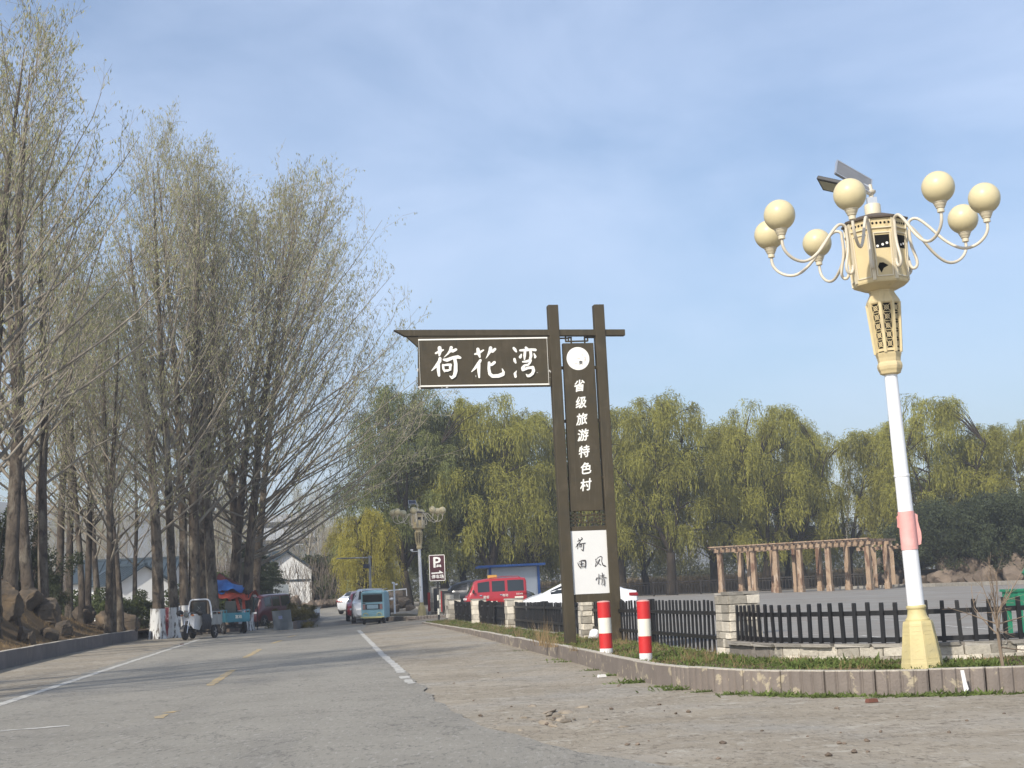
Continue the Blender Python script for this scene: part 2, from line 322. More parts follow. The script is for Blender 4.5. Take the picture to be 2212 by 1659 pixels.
def ground_z(x, y):
    z = T(x, y) - 0.011
    if y < 60 and abs(x) < 16:
        z += 0.0035 * vnoise(x, y, 1.4, 1)
        d = math.hypot((x - PATCH[0]) / 1.9, (y - PATCH[1]) / 2.2)
        z += 0.05 * max(0, 1 - d) * (vnoise(x, y, 3.5, 2) + .6 * vnoise(x, y, 9, 8)) + 0.003 * vnoise(x, y, 5, 11)
    return z
tag(obj('ground', grid_sheet(lambda y: gx, gy, ground_z), M_dirt, smooth_=60), kind='structure')

# road: left edge, right edge by depth
rl = [(-30, -1.2), (3, -5.5), (22.5, -8.15), (49.9, -11.8), (62, -13.2), (80, -14.2), (100, -15.0), (125, -14.6)]
pr = [G(885, 1475), G(775, 1365)]
redge = [(-30, 30), (4, 16), (8.6, 9), (9.6, 5.0), (10.7, 1.75), (11.5, 1.0), (12.6, 0.45), (13.8, 0.02), (15.5, -0.45), (18.0, -0.95), (pr[0][1], pr[0][0] + .12), (40, -3.95), (pr[1][1], pr[1][0] + .1), (80, -7.9), (100, -8.6), (125, -8.3)]
def road_l(y): return float(np.interp(y, [a for a, b in rl], [b for a, b in rl]))
def road_r(y): return float(np.interp(y, [a for a, b in redge], [b for a, b in redge]))
ry = list(np.arange(-30, 8, 4)) + list(np.arange(8, 40, 0.22)) + list(np.arange(40, 126, 0.7))
def rxs(y):
    a = road_l(y) + 0.05 * vnoise(0, y, 2.2, 3) + rng.normal(0, .02); b = road_r(y) + (0.07 * vnoise(2, y, 1.3, 4) + rng.normal(0, .015)) * (1 if y > 9 else 0)
    return np.linspace(a, b, 14)
road = tag(obj('road', grid_sheet(rxs, ry, lambda x, y: T(x, y) + 0.002 + 0.006 * math.cos(x * .5)), M_asphalt, smooth_=60), kind='structure')
def strip(name, pts, w, m_, jitter=0.012, dz=0.014, step=0.25, gaps=()):
    b = MB(); pts = [np.array(p[:2], float) for p in pts]; v = []
    for a, c in zip(pts[:-1], pts[1:]):
        n = max(1, int(np.linalg.norm(c - a) / step)); d = (c - a) / np.linalg.norm(c - a); nn = np.array([-d[1], d[0]])
        for i in range(n + (1 if c is pts[-1] else 0)):
            q = a + (c - a) * i / n
            for sgn in (-1, 1):
                e = q + nn * sgn * (w / 2 + rng.normal(0, jitter)); v.append((e[0], e[1], T(e[0], e[1]) + (dz if m_ is M_lotline else .0065 + .006 * math.cos(e[0] * .5))))
    k = len(v) // 2
    b.add(v, [(2 * i, 2 * i + 1, 2 * i + 3, 2 * i + 2) for i in range(k - 1) if not any(g0 < i / k < g1 for g0, g1 in gaps)])
    return obj(name, b, m_, road if m_ is not M_lotline else lot)
M_lotline = mat('lot_line_paint', (0.56, 0.54, 0.50), 0.8, 0.1, 3, patches=[((0.27, 0.25, 0.22), 0.5, 0.66, 6, 0.8)])
strip('edge_line', [(-6.9, 15.5), G(0, 1522), (-9.65, 36.2), G(385, 1397), (-12.6, 58.5)], 0.16, M_line)
strip('edge_line', [G(868, 1452), (-3.35, 35.6), G(775, 1365)], 0.15, M_line, 0.014)
strip('edge_line', [G(887, 1478), G(862, 1450)], 0.15, M_line, 0.02, step=0.2, gaps=((0.25, 0.33), (0.5, 0.72)))
for a, c in (((452, 1481), (503, 1447)), ((529, 1421), (562, 1402)), ((588, 1390), (609, 1383)), ((622, 1377), (640, 1372))):
    strip('centre_dash', [G(*a), G(*c)], 0.15, M_yline, 0.012)
strip('worn_dash', [G(338, 1552), G(372, 1536)], 0.14, M_yline, 0.03, gaps=((0.3, .5),))
strip('cross_line', [G(-40, 1582), G(150, 1567)], 0.13, M_line, 0.02, step=0.1)
strip('cross_line', [G(205, 1563), G(228, 1560)], 0.11, M_line, 0.03, step=0.1)

# car park
lotx0 = lambda y: fence_x(y) + 0.15 if y > 22.5 else float(np.interp(y, [14, 17.8, 19.0, 20.4, 22.5], [13, 9.0, 6.5, 4.3, 3.35]))
ly = list(np.arange(17.6, 34, 0.8)) + list(np.arange(34, 118, 2.5))
lot = tag(obj('parking_lot', grid_sheet(lambda y: np.linspace(lotx0(y), 75, 30), ly, lambda x, y: T(x, y) + 0.004), M_lot, smooth_=60), kind='structure')
def Z8(x, y): return (1481.2 + .3303 * x, 1124.6 + .3303 * y)
for a, c in (((500, 622), (1440, 657)), ((540, 672), (2140, 600)), ((500, 775), (930, 742)), ((1150, 755), (1440, 783)), ((1560, 797), (2040, 830)), ((1600, 712), (2212, 680)), ((1700, 690), (1990, 715)), ((1500, 640), (1700, 625)), ((-400, 595), (220, 607)), ((1900, 560), (2212, 548))):
    p, q = GT(*Z8(*a)), GT(*Z8(*c))
    if p[1] < 70 and q[1] < 70: strip('bay_line', [p, q], 0.09, M_lotline, 0.006, 0.012)

# ------------------------------------------------------------------ roadside bed with its kerb
kerb_path = [np.array(p) for p in [(-4.2, 63.0), (-1.95, 48.6), (-0.33, 36.8), (1.0, 27.2), (1.46, 23.2), (1.74, 21.2), (2.18, 19.6), (2.72, 18.55), (3.3, 17.85), (4.3, 17.2), (5.5, 16.95), (7.5, 16.8), (9.5, 16.8)]]
def walk(path, step):
    path = [np.asarray(p, float) for p in path]
    seg = [np.linalg.norm(b - a) for a, b in zip(path[:-1], path[1:])]; tot = sum(seg); out = []
    d = 0.0
    while d < tot - 1e-6:
        s_ = step(d) if callable(step) else step
        def pt(t):
            t = min(t, tot)
            for a, b, l in zip(path[:-1], path[1:], seg):
                if t <= l + 1e-9: return a + (b - a) * t / l
                t -= l
            return path[-1]
        out.append((pt(d), pt(d + s_))); d += s_
    return out
bed_far = lambda y: fence_x(y) - 0.05
bb = MB(); rows = []
fence_curve = [np.array(p) for p in [G(1590, 1421, .25)[:2], G(1640, 1427, .25)[:2], G(1692, 1430, .25)[:2], G(1824, 1433, .25)[:2], G(1960, 1433, .25)[:2], G(2109, 1429, .25)[:2], G(2212, 1424, .25)[:2], G(2330, 1417, .25)[:2]]]
kp = walk(kerb_path, 0.6); klen = len(kp)
fp = [np.array([fence_x(y), y]) for y in np.linspace(64, 22.4, 40)] + fence_curve
fseg = walk(fp, 0.6); fl = len(fseg)
for i in range(klen):
    a = kp[i][0]; b = fseg[min(fl - 1, int(i * fl / klen))][0]
    d = kp[i][1] - kp[i][0]; nrm = np.array([-d[1], d[0]]) / (np.linalg.norm(d) + 1e-9)
    a = a + nrm * 0.06
    rows.append([(*(a + (b - a) * t), 0.235 + 0.05 * t + 0.02 * vnoise(*(a + (b - a) * t), 3, 5)) for t in np.linspace(0, 1.02, 8)])
v = [p for r in rows for p in r]
bb.add(v, [(i * 8 + j, i * 8 + j + 1, (i + 1) * 8 + j + 1, (i + 1) * 8 + j) for i in range(klen - 1) for j in range(7)])
tag(obj('planting_bed', bb, M_soil, smooth_=70), kind='structure')
BED_ROWS = rows
kroot = thing('kerb_wall', 'low concrete kerb of grooved log pattern blocks round the roadside bed', 'kerb', (1.74, 21.2, 0))
KO = np.array([1.74, 21.2, 0])
def kerb_block(p, q, h, grooved, parent, o, m_, mt_, w=0.13):
    d = q - p; Ln = np.linalg.norm(d); d = d / Ln; nn = np.array([-d[1], d[0]])   # nn points to the bed side
    pts = []; g = 0.006
    if grooved:
        k = 4; lw = (Ln - 2 * g) / k
        for i in range(k):
            for t, dep in ((0.03, .017), (0.16, -.004), (0.5, -.010), (0.84, -.004), (0.97, .017)): pts.append(p + d * (g + lw * (i + t)) + nn * dep)
    else: pts = [p + d * g, p + d * (Ln - g)]
    back = [p + d * (Ln - g) + nn * w, p + d * g + nn * w]
    poly = [x - o[:2] for x in pts + back]
    z1 = h + random.uniform(-.008, .008)
    b = MB().prism([tuple(x) for x in poly], -0.05, z1 - 0.012, 'xy')
    blk = obj('kerb_block', b, m_, parent)
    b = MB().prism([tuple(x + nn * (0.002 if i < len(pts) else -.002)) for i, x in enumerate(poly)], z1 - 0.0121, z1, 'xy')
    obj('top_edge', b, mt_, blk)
for i, (p, q) in enumerate(walk(kerb_path, lambda d: 1.25 if d < 42.5 else 0.62)):
    grooved = p[1] < 20.6
    t = smooth(60, 20, p[1])
    kerb_block(p, q, 0.25 + 0.03 * t, grooved, kroot, KO, M_kerb, M_kerbtop)
# left kerb at the foot of the bank
lk = [(-8.6, 14), (-10.9, 25.5), (-13.0, 37.4), (-14.6, 48.0), (-15.6, 55.5), (-16.3, 63.0)]
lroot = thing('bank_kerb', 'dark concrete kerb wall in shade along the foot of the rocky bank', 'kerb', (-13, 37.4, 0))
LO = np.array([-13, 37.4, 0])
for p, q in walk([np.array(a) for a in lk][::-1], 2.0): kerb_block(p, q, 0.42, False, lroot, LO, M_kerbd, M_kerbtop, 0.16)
def lk_x(y): return float(np.interp(y, [p[1] for p in lk], [p[0] for p in lk]))
def bank_z(x, y):
    s = lk_x(y) - 0.1 - x
    tp = 2.7 * (1 - 0.80 * smooth(50, 66, y)) * (0.55 + .45 * smooth(15, 40, y))
    z = 0.36 + tp * smooth(0, 4.0, s) + 0.10 * vnoise(x, y, 0.9, 6) * min(1, s) + 0.035 * vnoise(x, y, 3.1, 7) * min(1, s)
    e = smooth(80, 64, y)
    return (z * e + (1 - e) * (T(x, y) - .05)) if s > 0 else z
by = np.arange(12, 82, 0.7)
tag(obj('bank', grid_sheet(lambda y: lk_x(y) - 0.1 - np.array([0, .15, .4, .7, 1.0, 1.4, 1.8, 2.2, 2.7, 3.2, 3.8, 4.5, 5.5, 7, 9, 12, 17, 25, 40, 70]), by, bank_z), M_bank, smooth_=70), kind='structure')
def TB(x, y):
    if 12 < y < 80 and x < lk_x(y) - 0.1: return bank_z(x, y)
    return T(x, y)
# far hills
def ridge(name, y0, pts):
    b = MB(); v = []; n = len(pts)
    for i, (x, h) in enumerate(pts): v += [(x, y0 - 160, 0.0), (x, y0 - 60, h * .55), (x, y0, h), (x, y0 + 200, 0)]
    b.add(v, [(i * 4 + j, (i + 1) * 4 + j, (i + 1) * 4 + j + 1, i * 4 + j + 1) for i in range(n - 1) for j in range(3)])
    return tag(obj(name, b, M_hill, smooth_=80), kind='structure')
M_hill = mat('hill_scrub', (0.10, 0.10, 0.085), 0.95, 0.3, 0.02, patches=[((0.15, 0.13, 0.10), 0.5, 0.7, 0.05, 0.7)])
ridge('hills', 900, [(x, 30 + 34 * max(0, math.exp(-((x + 250) / 190) ** 2)) + 8 * math.sin(x * .013) + 5 * math.sin(x * .031)) for x in range(-1400, 1401, 35)])
# ------------------------------------------------------------------ lettering helpers
def plane_uv(o, ang, yoff=0.0):
    c_, s_ = math.cos(ang), math.sin(ang); n = np.array([-s_, c_, 0]); o = np.asarray(o, float); q = o + n * yoff
    def f(px, py):
        d = ray(px, py); t = ((q - CAM) @ n) / (d @ n); p = CAM + d * t - o
        return p[0] * c_ + p[1] * s_, p[2]
    return f
def brush(strokes, tr, y0, wscale):
    """painted strokes: (x, y, width) polylines; every dab lies a hair above the one before"""
    b = MB(); k = 0
    for st in strokes:
        pts = []
        for i in range(len(st) - 1):      # subdivide for smooth tapers
            for t in np.linspace(0, 1, 3, endpoint=False): pts.append(tuple(lerp(st[i][j], st[i + 1][j], t) for j in range(3)))
        pts.append(st[-1])
        uv = [(*tr(x, y), w * wscale / 2) for x, y, w in pts]
        for i, (u, z, r) in enumerate(uv):
            k += 1; y = y0 - 0.00012 * k
            b.add([(u + r * math.cos(a), y, z + r * math.sin(a)) for a in np.arange(10) * 2 * math.pi / 10], [tuple(range(10))])
            if i:
                u1, z1, r1 = uv[i - 1]; d = np.array([u - u1, z - z1]); L_ = np.linalg.norm(d)
                if L_ < 1e-6: continue
                n = np.array([-d[1], d[0]]) / L_; k += 1; y = y0 - 0.00012 * k
                b.add([(u1 + n[0] * r1, y, z1 + n[1] * r1), (u1 - n[0] * r1, y, z1 - n[1] * r1), (u - n[0] * r, y, z - n[1] * r), (u + n[0] * r, y, z + n[1] * r)], [(0, 1, 2, 3)])
    return b
def glyph(body, u, z, size, y, bold=0.012, shear=0.0, sx=1.0, rot=0.0):
    """one line of print centred at (u, z) on a vertical plane"""
    c = bpy.data.curves.new('glyph', 'FONT'); c.body = body; c.resolution_u = 2; c.align_x = 'CENTER'
    o = bpy.data.objects.new('glyph', c); COL.objects.link(o); bpy.context.view_layer.update()
    me = o.evaluated_get(bpy.context.evaluated_depsgraph_get()).to_mesh()
    v = np.array([w.co[:] for w in me.vertices]); f = [tuple(p.vertices) for p in me.polygons]
    bpy.data.objects.remove(o); bpy.data.curves.remove(c)
    v[:, 0] -= (v[:, 0].max() + v[:, 0].min()) / 2; v[:, 1] -= (v[:, 1].max() + v[:, 1].min()) / 2
    x = (v[:, 0] * sx + v[:, 1] * shear) * size; zz = (v[:, 1] + rot * v[:, 0]) * size
    b = MB()
    for k, (du, dz) in enumerate(((0, 0), (bold, 0), (-bold, 0), (0, bold), (0, -bold))): b.add(np.c_[x + u + du * size, np.full(len(x), y - k * .0004), zz + z + dz * size], f)
    return b

# ------------------------------------------------------------------ village sign
SO = G(1233, 1399, .25); SANG = math.radians(10)
SK = 1.056      # the posts stand just inside the kerb
sign = thing('village_sign', 'tall brown double post sign with hanging board of three large white characters', 'sign', (SO[0] * SK, SO[1] * SK, EYE + SK * (.25 - EYE)), SANG)
sign.scale = (SK, SK, SK)
SP = plane_uv(np.array([SO[0], SO[1], .25]), SANG)
ptop = 6.62
for u1, u2 in ((0.0, -0.055), (0.905, 0.865)):
    b = MB(); w = .1
    v = [(u + sx * w, sy * w, z) for u, z in ((u1, -.3), (u2, ptop)) for sx, sy in ((-1, -1), (1, -1), (1, 1), (-1, 1))]
    b.add(v, [(3, 2, 1, 0), (4, 5, 6, 7), (0, 1, 5, 4), (1, 2, 6, 5), (2, 3, 7, 6), (3, 0, 4, 7)])
    obj('post', b, M_brown, sign, bevel=0.008)
# top beam with slanted left end
b = MB().prism([(-3.19, 6.16), (-2.97, 6.035), (1.37, 6.0), (1.37, 6.12)], -0.075, 0.075)
obj('top_beam', b, M_brown, sign, bevel=0.006)
b = MB().prism([(-2.95, 6.034), (-2.70, 6.03), (-2.70, 5.80)], -0.05, 0.05)
obj('corner_bracket', b, M_brown, sign)
# hanging name board
b = MB().prism([(-2.72, 6.028), (-2.75, 5.02), (-0.155, 5.02), (-0.14, 5.995)], -0.062, 0.058)
board = obj('name_board', b, M_brown, sign, bevel=0.006)
bf = -0.0635
SPb = plane_uv(np.array([SO[0], SO[1], .25]), SANG, bf)
ZB = lambda x, y: SPb((1640 + x / 4.0963) / 1.8228, (1320 + y / 4.0963) / 1.8228)
c4 = [ZB(*p) for p in ((35, 74), (2100, 40), (2135, 788), (62, 822))]
b = MB(); t_ = .026
for i in range(4):
    (u1, z1), (u2, z2) = c4[i], c4[(i + 1) % 4]
    ex = .010 if i % 2 == 0 else -.0101
    d = np.array([u2 - u1, z2 - z1]); d /= np.linalg.norm(d)
    b.beam((u1 - d[0] * ex, bf - 0.001, z1 - d[1] * ex), (u2 + d[0] * ex, bf - 0.001, z2 + d[1] * ex), 0.004, t_)
obj('border_line', b, M_letter, board)
HE = [[(372, 205, 62), (378, 262, 60), (368, 325, 30)], [(310, 290, 30), (365, 265, 40), (430, 238, 26)],
      [(560, 200, 52), (545, 250, 46), (500, 305, 26), (445, 355, 10)], [(545, 250, 40), (585, 255, 50), (635, 232, 42)],
      [(378, 375, 48), (372, 420, 56), (315, 500, 46), (245, 572, 14)], [(352, 480, 52), (352, 560, 52), (362, 650, 40)],
      [(440, 395, 36), (490, 402, 56), (585, 365, 50), (665, 352, 56), (702, 365, 40)],
      [(425, 482, 34), (432, 540, 38), (452, 590, 22)], [(425, 488, 26), (500, 478, 38), (548, 482, 46)], [(552, 480, 36), (540, 525, 40), (548, 562, 24)], [(452, 572, 36), (500, 572, 38), (545, 556, 26)],
      [(615, 385, 54), (630, 470, 56), (628, 580, 62), (610, 655, 52), (570, 690, 40), (535, 662, 16)]]
HUA = [[(990, 225, 52), (1000, 285, 62), (1020, 350, 30)], [(940, 305, 26), (1000, 290, 46), (1080, 240, 22)],
       [(1195, 205, 54), (1180, 265, 48), (1150, 325, 26), (1120, 372, 9)], [(1190, 255, 34), (1225, 260, 50), (1265, 225, 42)],
       [(1030, 405, 42), (1000, 455, 52), (945, 530, 42), (888, 590, 14)], [(1005, 470, 48), (1002, 580, 48), (1010, 680, 28)],
       [(1255, 440, 48), (1215, 475, 44), (1165, 482, 34)], [(1170, 445, 44), (1165, 540, 46), (1180, 625, 52), (1225, 662, 56), (1320, 658, 60), (1390, 630, 62), (1402, 598, 40), (1380, 545, 16)]]
WAN = [[(1568, 208, 40), (1590, 235, 48), (1608, 265, 28)], [(1580, 385, 40), (1585, 415, 46), (1600, 445, 26)], [(1612, 575, 10), (1588, 620, 44), (1596, 668, 42)],
       [(1762, 200, 38), (1790, 225, 40)], [(1670, 245, 32), (1760, 240, 44), (1860, 232, 40), (1915, 238, 46)],
       [(1690, 310, 22), (1672, 352, 50)], [(1895, 300, 22), (1915, 345, 40), (1908, 362, 30)],
       [(1748, 270, 42), (1742, 330, 44), (1740, 390, 24)], [(1838, 270, 46), (1845, 330, 46), (1830, 385, 40)],
       [(1712, 430, 26), (1770, 425, 40), (1835, 405, 44)], [(1838, 412, 40), (1825, 445, 36), (1800, 480, 30)],
       [(1800, 478, 34), (1740, 490, 36), (1708, 530, 50)], [(1705, 535, 46), (1712, 562, 44), (1790, 530, 44), (1870, 522, 44)],
       [(1872, 520, 50), (1885, 570, 52), (1868, 620, 48), (1822, 655, 46), (1790, 660, 40), (1765, 632, 14)]]
wsc = (ZB(1100, 400)[0] - ZB(1000, 400)[0]) / 100
for ch in (HE, HUA, WAN): obj('lettering', brush(ch, ZB, bf - 0.0006, wsc), M_letter, board)
# chipped paint
chips = [[(20, 545, 22), (18, 580, 16)], [(40, 835, 34), (60, 862, 24)], [(485, 842, 26), (505, 838, 14)], [(410, 846, 16)] * 2, [(2140, 570, 26), (2160, 590, 20)], [(1940, 603, 9), (1955, 602, 8)], [(2150, 680, 9), (2152, 682, 8)], [(955, 655, 14), (957, 672, 10)]]
obj('chipped_paint', brush(chips, ZB, bf - 0.0004, wsc), mat('bare_primer', (0.5, 0.49, 0.46), 0.8, 0.1), board)
# vertical board
b = MB().prism([(0.11, 5.86), (0.115, 2.58), (0.755, 2.58), (0.725, 5.86)], -0.055, 0.055)
vboard = obj('tall_board', b, M_brown, sign, bevel=0.006)
vf = -0.0565
SPv = plane_uv(np.array([SO[0], SO[1], .25]), SANG, vf)
cu, cz = SPv(1248.5, 774.5); rad = SPv(1273, 774)[0] - cu
disc = obj('emblem_disc', MB().add([(cu + rad * math.cos(a), vf - .002, cz + rad * math.sin(a)) for a in np.arange(48) * math.pi / 24], [tuple(range(48))]), M_letter, vboard)
ZD = lambda x, y: SPv((2200 + x / 5.1847) / 1.8228, (1340 + y / 5.1847) / 1.8228)
ds = (ZD(200, 300)[0] - ZD(100, 300)[0]) / 100
b = glyph('東', *ZD(450, 455), 0.085, vf - .0045, 0.006)
obj('emblem_print', b, M_ink, disc)
b = brush([[(338, 455, 7), (340, 482, 7), (372, 480, 7)], [(368, 445, 6), (372, 478, 7)], [(393, 462, 6), (398, 482, 6)], [(415, 488, 4), (418, 498, 4)], [(470, 480, 5), (478, 490, 4)]], ZD, vf - .003, ds)
obj('emblem_print', b, M_greyink, disc)
b = brush([[(385, 375, 24), (425, 372, 24)], [(515, 355, 16), (545, 350, 20), (550, 400, 22), (520, 432, 12)], [(520, 390, 14), (545, 395, 12)], [(465, 300, 12), (480, 285, 14), (490, 325, 10)]], ZD, vf - .003, ds)
obj('emblem_print', b, mat('faint_print', (0.66, 0.62, 0.56), 0.6, 0.05), disc)
for ch, px, py in (('省', 1251.5, 833), ('级', 1255.5, 869), ('旅', 1257, 905), ('游', 1259.5, 939.5), ('特', 1262, 975), ('色', 1266, 1011), ('村', 1265.5, 1047)):
    u, z = SPv(px, py); obj('lettering', glyph(ch, u, z, 0.245, vf - .001, 0.024, 0.10, 0.92, 0.12), M_letter, vboard)
# small lattice above and below the tall board
lt = MB(); s2 = .022
def bar(lb, p, q, th=s2): lb.beam((p[0], -0.012, p[1]), (q[0], -0.012, q[1]), 0.03, th, up=(0, 1, 0))
for p, q in (((0.05, 5.965 - .0), (0.235, 5.965)), ((0.235, 5.99), (0.235, 5.90)), ((0.12 + .06, 6.02), (0.12 + .06, 5.89)), ((0.18, 5.90), (0.62, 5.905)), ((0.29, 5.99), (0.29, 5.845)), ((0.235, 5.975), (0.30, 5.975)), ((0.56, 5.975), (0.56, 5.845)), ((0.62, 6.02), (0.62, 5.90)), ((0.55, 5.975), (0.77, 5.975))): bar(lt, p, q)
obj('lattice', lt, M_brown, sign)
lt = MB()
for p, q in (((0.10, 2.50), (0.80, 2.50)), ((0.10, 2.36), (0.80, 2.36)), ((0.20, 2.58), (0.20, 2.27)), ((0.32, 2.58), (0.32, 2.36)), ((0.45, 2.50), (0.45, 2.27)), ((0.58, 2.58), (0.58, 2.36)), ((0.69, 2.58), (0.69, 2.27)), ((0.10, 2.43), (0.32, 2.43)), ((0.58, 2.43), (0.80, 2.43))): bar(lt, p, q, .018)
obj('lattice', lt, M_brown, sign)
for z in (5.38, 4.33, 3.22):
    for u1, u2 in ((0.05, 0.12), (0.73, 0.80)): obj('tie_bar', MB().box(((u1 + u2) / 2, 0, z), (u2 - u1 + .02, .05, .06)), M_brown, sign)
obj('cross_rail', MB().box((0.455, 0, 2.245), (0.73, .09, .085)), M_brown, sign, bevel=.004)
obj('cross_rail', MB().box((0.465, 0, 0.92), (0.74, .09, .155)), M_brown, sign, bevel=.004)
wp = obj('white_panel', MB().prism([(0.085, 2.2), (0.10, 1.0), (0.815, 1.0), (0.80, 2.2)], -0.05, 0.03), M_boardwhite, sign)
wf = -0.0515
SPw = plane_uv(np.array([SO[0], SO[1], .25]), SANG, wf)
ZW = lambda x, y: SPw((2230 + x / 5.925) / 1.8228, (2070 + y / 5.925) / 1.8228)
ws = (ZW(400, 700)[0] - ZW(300, 700)[0]) / 100
W1 = [[(285, 300, 14), (300, 340, 22)], [(345, 272, 12), (372, 295, 20), (325, 345, 14)], [(262, 365, 12), (300, 345, 22), (375, 320, 14)],
      [(330, 360, 16), (270, 430, 18), (218, 505, 8)], [(270, 440, 16), (262, 545, 12)], [(240, 430, 12), (330, 420, 16), (440, 405, 18)],
      [(305, 450, 13), (310, 495, 15)], [(305, 450, 11), (355, 440, 15), (350, 490, 13)], [(312, 492, 12), (350, 485, 12)],
      [(400, 415, 16), (395, 500, 18), (385, 580, 20), (340, 548, 8)],
      [(262, 865, 12), (280, 920, 20), (325, 982, 20)], [(285, 850, 10), (360, 808, 20), (440, 808, 26), (445, 900, 22), (432, 975, 20)], [(345, 835, 18), (350, 940, 16)], [(300, 890, 12), (345, 900, 26), (400, 880, 16)], [(310, 965, 14), (430, 945, 18)]]
W2 = [[(685, 780, 20), (695, 860, 14), (675, 955, 18)], [(695, 790, 8), (745, 735, 12), (805, 715, 18), (832, 735, 18), (822, 830, 14), (850, 915, 22), (900, 940, 28), (925, 945, 8)],
      [(775, 785, 22), (750, 850, 16), (690, 940, 10)], [(710, 850, 14), (755, 880, 12), (800, 915, 18)], [(700, 830, 8), (770, 810, 10)],
      [(755, 1125, 12), (755, 1240, 16), (750, 1360, 18)], [(690, 1260, 24), (715, 1205, 12)], [(715, 1225, 10), (785, 1195, 10)],
      [(830, 1100, 14), (845, 1150, 20), (840, 1210, 12)], [(780, 1170, 10), (880, 1145, 16)], [(770, 1235, 10), (850, 1215, 14), (925, 1210, 18)], [(800, 1195, 9), (880, 1180, 12)],
      [(830, 1250, 12), (825, 1310, 12), (815, 1375, 12)], [(825, 1255, 10), (880, 1245, 14), (888, 1310, 15), (880, 1385, 20), (850, 1365, 8)], [(835, 1285, 9), (870, 1280, 9)], [(835, 1315, 9), (870, 1310, 9)]]
obj('lettering', brush(W1, ZW, wf, ws), M_ink, wp)
obj('lettering', brush(W2, ZW, wf, ws), M_ink, wp)

